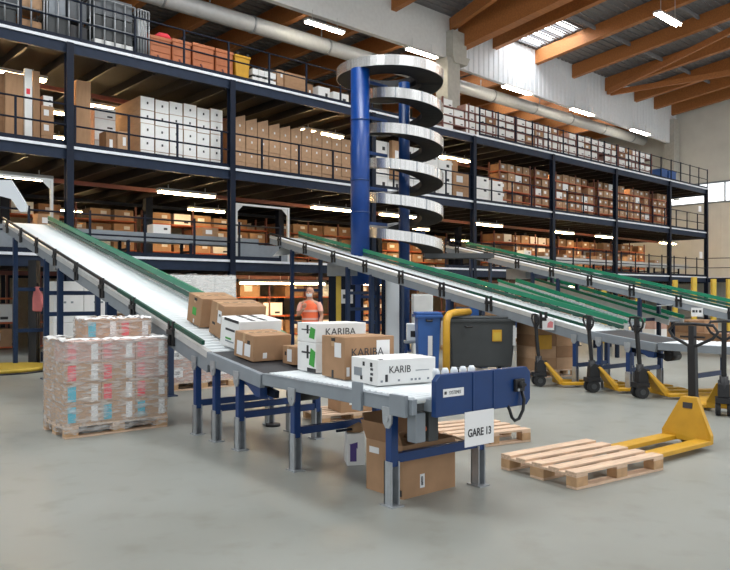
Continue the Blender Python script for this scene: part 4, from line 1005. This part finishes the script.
MB().tube([(.02, .1, .31), (.12, .05, .35), (.2, .12, .33)], [.03, .05, .02], 8).build('torn_paper', m_paperbrown, th); MB().tube([(-.1, .0, .33), (.05, .05, .335)], .014, 6).build('rolled_strip', m_navy, th)
q = G(322, 427); pallet('wooden pallet with one brown carton, seen between the conveyor legs', q.x, q.y, R(26), .8, .8)
th = carton('brown carton with two hand holes on the pallet between conveyor legs', TR(q.x + .22, q.y + .14, .146, R(26)), .62, .4, .27, m_card)
for x in (.12, .45): dec_f(th, 'hand_hole', m_white if x < .3 else m_black, x, .09, x + .11, .2)
q = G(273, 426); th = thing('floor_puck', 'small dark round cap lying on floor behind conveyor legs', 'cap', TR(q.x, q.y, 0)); MB().tube([(0, 0, 0), (0, 0, .03)], .09, 16).build('cap_disc', m_black, th)
# brown carton pile with the yellow sheet, behind the first parked jack
q = G(537, 380); pallet('wooden pallet under the yellow-marked brown carton pile', q.x + .02, q.y + .25, R(22), .85, 1.0)
BM = TR(q.x + .02, q.y + .25, .146, R(22))
for r in range(4):
    for c in range(2):
        b = MB().box(0, 0, 0, .49, .6, .222)
        o = b.build('carton', [m_card, m_card2, m_card3][(r + c) % 3], None, BM @ Matrix.Translation((.01 + c * .5, .02, r * .225)))
        tag(o, f'brown carton in the yellow-marked pile, {("left", "right")[c]}, {ORD[r + 1]} layer up', 'box', 'cartons of the yellow-marked pile')
o = MB().box(0, -.012, 0, .36, -.004, .27).build('yellow_sheet', m_yellow, None, BM @ Matrix.Translation((.02, 0, .40))); tag(o, 'bright yellow sheet on the front of the brown carton pile', 'sheet')
# pallet wrapping machine at far left
q = G(3, 371); th = thing('pallet_wrapper', 'yellow turntable of the pallet wrapping machine at left edge', 'machine', TR(q.x, q.y, 0))
MB().tube([(0, 0, .03), (0, 0, .10)], .86, 40).build('turntable', m_yellowp, th); MB().tube([(0, 0, 0), (0, 0, .03)], .92, 40).build('turntable_base', m_black, th)
MB().box(.05, 1.0, 0, .23, 1.2, 2.35).build('mast', m_black, th); MB().box(.35, .95, .1, .95, 1.3, .32).box(.35, .95, 1.15, .95, 1.0, 1.3).build('film_carriage', m_navy, th); MB().box(.42, 1.0, .34, .9, 1.3, 1.1).build('control_box', m_rubber, th)
q = G(38, 366); th = thing('hanging_cloth', 'pinkish red cloth hanging beside the left blue trestle', 'cloth', TR(q.x, q.y, 0, 0))
MB().prism([(-.06, 1.75), (.02, 1.77), (.08, 1.6), (.14, 1.35), (.12, 1.2), (-.1, 1.22), (-.1, 1.5)], -.08, .08).build('cloth_fold', m_plaid, th, bevel=.03); MB().tube([(0, 0, 0), (0, 0, 1.85)], .02, 8).build('stand_pole', m_black, th); MB().box(-.2, -.2, 0, .2, .2, .02).build('stand_foot', m_black, th)
# yellow guard posts
for i, (px, yt, Y, lab) in enumerate(((338.6, 274, 19, 'yellow post just left of the blue spiral column'), (604, 287, 23, 'yellow post behind the low lanes, leftmost on the right side'), (638, 279, 24, 'yellow post in front of the dark support behind middle conveyor'), (675, 280, 24, 'yellow post under the far conveyor sign'), (694, 277, 22, 'thick yellow post right of the far conveyor sign'), (713.5, 279, 23, 'yellow post near the right picture edge'), (729, 279, 22, 'yellow post cut by the right picture edge'))):
    th = thing('guard_post', lab, 'post', TR((px - CX) / F * Y, Y, 0)); h = H - (yt - HY) / F * Y
    MB().box(-.065, -.065, .01, .065, .065, h).build('post_tube', m_yellowp, th); MB().box(-.14, -.14, 0, .14, .14, .012).build('foot_plate', m_yellowp, th)
q = 20.5; o = MB().box(-.2, 0, -.2, .2, .01, .2, 0).box(-.09, -.003, -.06, .09, 0, .06, 1).build('notice', [m_paper, m_ink], None, TR((346 - CX) / F * q, q, H - (296.5 - HY) / F * q)); tag(o, 'square white notice right of the yellow post near the spiral', 'sign')
st = MB().box(-.5, .015, -1.5, .5, .06, .62).build('notice_board', m_navy, None, TR((346 - CX) / F * q, q, H - (296.5 - HY) / F * q)); tag(st, 'dark board behind the square white notice', 'board')
# pallet loads in the depth of the hall
PX = [(470, 345, 28, 4), (505, 343, 30, 3), (545, 340, 28, 3), (655, 345, 30, 2), (690, 350, 26, 2), (722, 352, 30, 1), (455, 352, 24, 2)]
for i, (px, py, a, nr) in enumerate(PX):
    q = G(px, py); where = ['behind the grey container, left', 'behind the grey container, right', 'behind the brown carton pile', 'behind the low lanes, left', 'behind the low lanes, middle', 'behind the low lanes, right', 'just above the grey container'][i]
    pallet('far wooden pallet ' + where, q.x, q.y, R(a)); LMx = TR(q.x, q.y, .146, R(a))
    for r in range(nr):
        for c in range(2):
            m = rnd.choice([m_card, m_white, m_card3, m_cardrose, m_white, m_bluebin if i < 2 else m_card])
            o = MB().box(0, 0, 0, .58, .76, .34).build('carton', m, None, LMx @ Matrix.Translation((.01 + c * .6, .02, r * .345)))
            tag(o, f'carton on far pallet {where}, {("left", "right")[c]}, {ORD[r + 1]} layer up', 'box', 'cartons on far pallet ' + where)

# ------------------------------------------------------------------ worker in orange vest
def skinmesh(name, verts, edges, radii, m, parent=None, M=None, roots=(0,), sub=2):
    me = bpy.data.meshes.new(name); me.from_pydata(verts, edges, []); me.materials.append(m)
    me.skin_vertices.new() if hasattr(me.skin_vertices, 'new') else None
    o = link(name, me, parent, M)
    sk = o.modifiers.new('skin', 'SKIN'); sk.use_smooth_shade = True
    lay = me.skin_vertices[0].data if len(me.skin_vertices) else None
    if lay is not None:
        for i, r_ in enumerate(radii): lay[i].radius = (r_, r_) if not isinstance(r_, tuple) else r_; lay[i].use_root = i in roots
    s_ = o.modifiers.new('sub', 'SUBSURF'); s_.levels = sub; s_.render_levels = sub
    return o
q = G(310, 366); WM = TR(q.x, q.y, 0, R(-12))
wk = thing('person', 'person in orange vest and face mask standing behind the carton pile', 'person', WM)
V = [(0, 0, .95), (0, 0, 1.12), (0, 0, 1.28), (0, 0, 1.40), (0, -.01, 1.48), (0, -.02, 1.56), (0, -.03, 1.66),
     (-.10, 0, .90), (-.11, -.01, .50), (-.11, .02, .09), (-.115, -.12, .045), (.10, 0, .90), (.11, -.01, .50), (.11, .02, .09), (.115, -.12, .045),
     (-.19, 0, 1.38), (-.27, -.03, 1.12), (-.12, -.20, 1.24), (-.07, -.23, 1.29), (.19, 0, 1.38), (.27, .02, 1.12), (.25, -.14, .94), (.24, -.18, .90)]
Eg = [(0, 1), (1, 2), (2, 3), (3, 4), (4, 5), (5, 6), (0, 7), (7, 8), (8, 9), (9, 10), (0, 11), (11, 12), (12, 13), (13, 14), (3, 15), (15, 16), (16, 17), (17, 18), (3, 19), (19, 20), (20, 21), (21, 22)]
rd = [(.15, .11), (.135, .10), (.15, .11), (.13, .09), .055, (.078, .095), (.07, .085), .085, .06, .045, .04, .085, .06, .045, .04, .06, .045, .035, .035, .06, .045, .035, .035]
def hand(base, dirv, side):
    b0 = Vector(base); d_ = Vector(dirv).normalized(); s_ = Vector(side).normalized(); c_ = d_.cross(s_)
    for k in range(4):
        L = (.075, .085, .08, .062)[k]; o0 = b0 + s_ * (.026 * (k - 1.5) * .8)
        i = len(V); V.extend([tuple(o0), tuple(o0 + d_ * (.04 + L * .4)), tuple(o0 + d_ * (.04 + L * .75) + c_ * .015), tuple(o0 + d_ * (.03 + L * .95) + c_ * .04)])
        Eg.extend([(i, i + 1), (i + 1, i + 2), (i + 2, i + 3)]); rd.extend([.012, .01, .009, .008]); ROOTS.append(i)
    i = len(V); V.extend([tuple(b0 - d_ * .01), tuple(b0 - s_ * .05 + d_ * .02 + c_ * .01), tuple(b0 - s_ * .055 + d_ * .06 + c_ * .02)]); Eg.extend([(i, i + 1), (i + 1, i + 2)]); rd.extend([.014, .012, .009]); ROOTS.append(i)
ROOTS = [0]
hand(V[18], (.3, -.3, .8), (1, 0, -.2)); hand(V[22], (0, -.3, -.8), (1, .3, 0))
body = skinmesh('body', V, Eg, rd, m_skin, wk, None, ROOTS)
MB().tube([(-.012, -.118, 1.615), (0, -.135, 1.60), (.012, -.118, 1.615)], .012, 6).build('nose', m_skin, wk)
for s in (-1, 1):
    MB().tube([(s * .032, -.104, 1.645), (s * .032, -.112, 1.645)], .011, 8).build('eye', m_ink, wk); MB().tube([(s * .078, -.01, 1.60), (s * .09, 0, 1.63), (s * .078, .0, 1.65)], .014, 6).build('ear', m_skin, wk)
def shell(rings, n=24):
    mb = MB(); vs = []; fs = []
    for (cx, cy, z, rx, ry) in rings:
        for j in range(n): vs.append((cx + rx * math.cos(2 * math.pi * j / n), cy + ry * math.sin(2 * math.pi * j / n), z))
    for i in range(len(rings) - 1):
        for j in range(n): fs.append((i * n + j, i * n + (j + 1) % n, (i + 1) * n + (j + 1) % n, (i + 1) * n + j))
    return mb.add(vs, fs, 0, True)
vst = shell([(0, 0, .86, .185, .14), (0, 0, 1.0, .18, .135), (0, 0, 1.2, .19, .14), (0, 0, 1.36, .195, .13), (0, 0, 1.43, .14, .10), (0, -.005, 1.46, .07, .07)]).build('vest', m_vest, wk)
shell([(0, 0, 1.02, .186, .141), (0, 0, 1.07, .188, .143)]).build('reflective_band', m_vestr, vst)
shell([(0, 0, 1.2, .194, .144), (0, 0, 1.25, .196, .145)]).build('reflective_band', m_vestr, vst)
for s in (-1, 1):
    shell([(s * .19, 0, 1.42, .05, .06), (s * .215, -.005, 1.34, .068, .07), (s * .25, -.01, 1.22, .062, .065)]).build('sleeve', m_vestr, wk)
    shell([(s * .115, .02, .08, .075, .085), (s * .112, -.01, .5, .085, .09), (s * .10, 0, .86, .105, .125), (s * .07, 0, .95, .1, .13)]).build('trouser_leg', m_lime, wk)
    MB().box(s * .115 - .05, -.2, 0, s * .115 + .05, .09, .1).build('shoe', m_black, wk, bevel=.02)
shell([(0, -.055, 1.535, .05, .05), (0, -.065, 1.57, .066, .062), (0, -.062, 1.61, .068, .062)]).build('face_mask', m_paper, wk)
shell([(0, .02, 1.62, .078, .085), (0, .012, 1.68, .082, .09), (0, 0, 1.735, .055, .065), (0, 0, 1.75, .01, .01)]).build('hair', m_skin, wk)

# ------------------------------------------------------------------ light, camera, view
wd = bpy.data.worlds.new('hall_light'); scn.world = wd; wd.use_nodes = True
bg = wd.node_tree.nodes['Background']; bg.inputs['Color'].default_value = (.93, .97, 1, 1); bg.inputs['Strength'].default_value = .80
cam = bpy.data.cameras.new('camera'); cam.sensor_width = 36; cam.lens = F / 730 * 36; cam.shift_y = (HY - 285) / 730; cam.clip_end = 300
co = bpy.data.objects.new('camera', cam); col.objects.link(co); co.location = (0, 0, H); co.rotation_euler = (R(90), 0, 0); scn.camera = co
vs_ = scn.view_settings; vs_.view_transform = 'Standard'; vs_.look = 'None'; vs_.gamma = 1; vs_.use_curve_mapping = False; vs_.exposure = .45
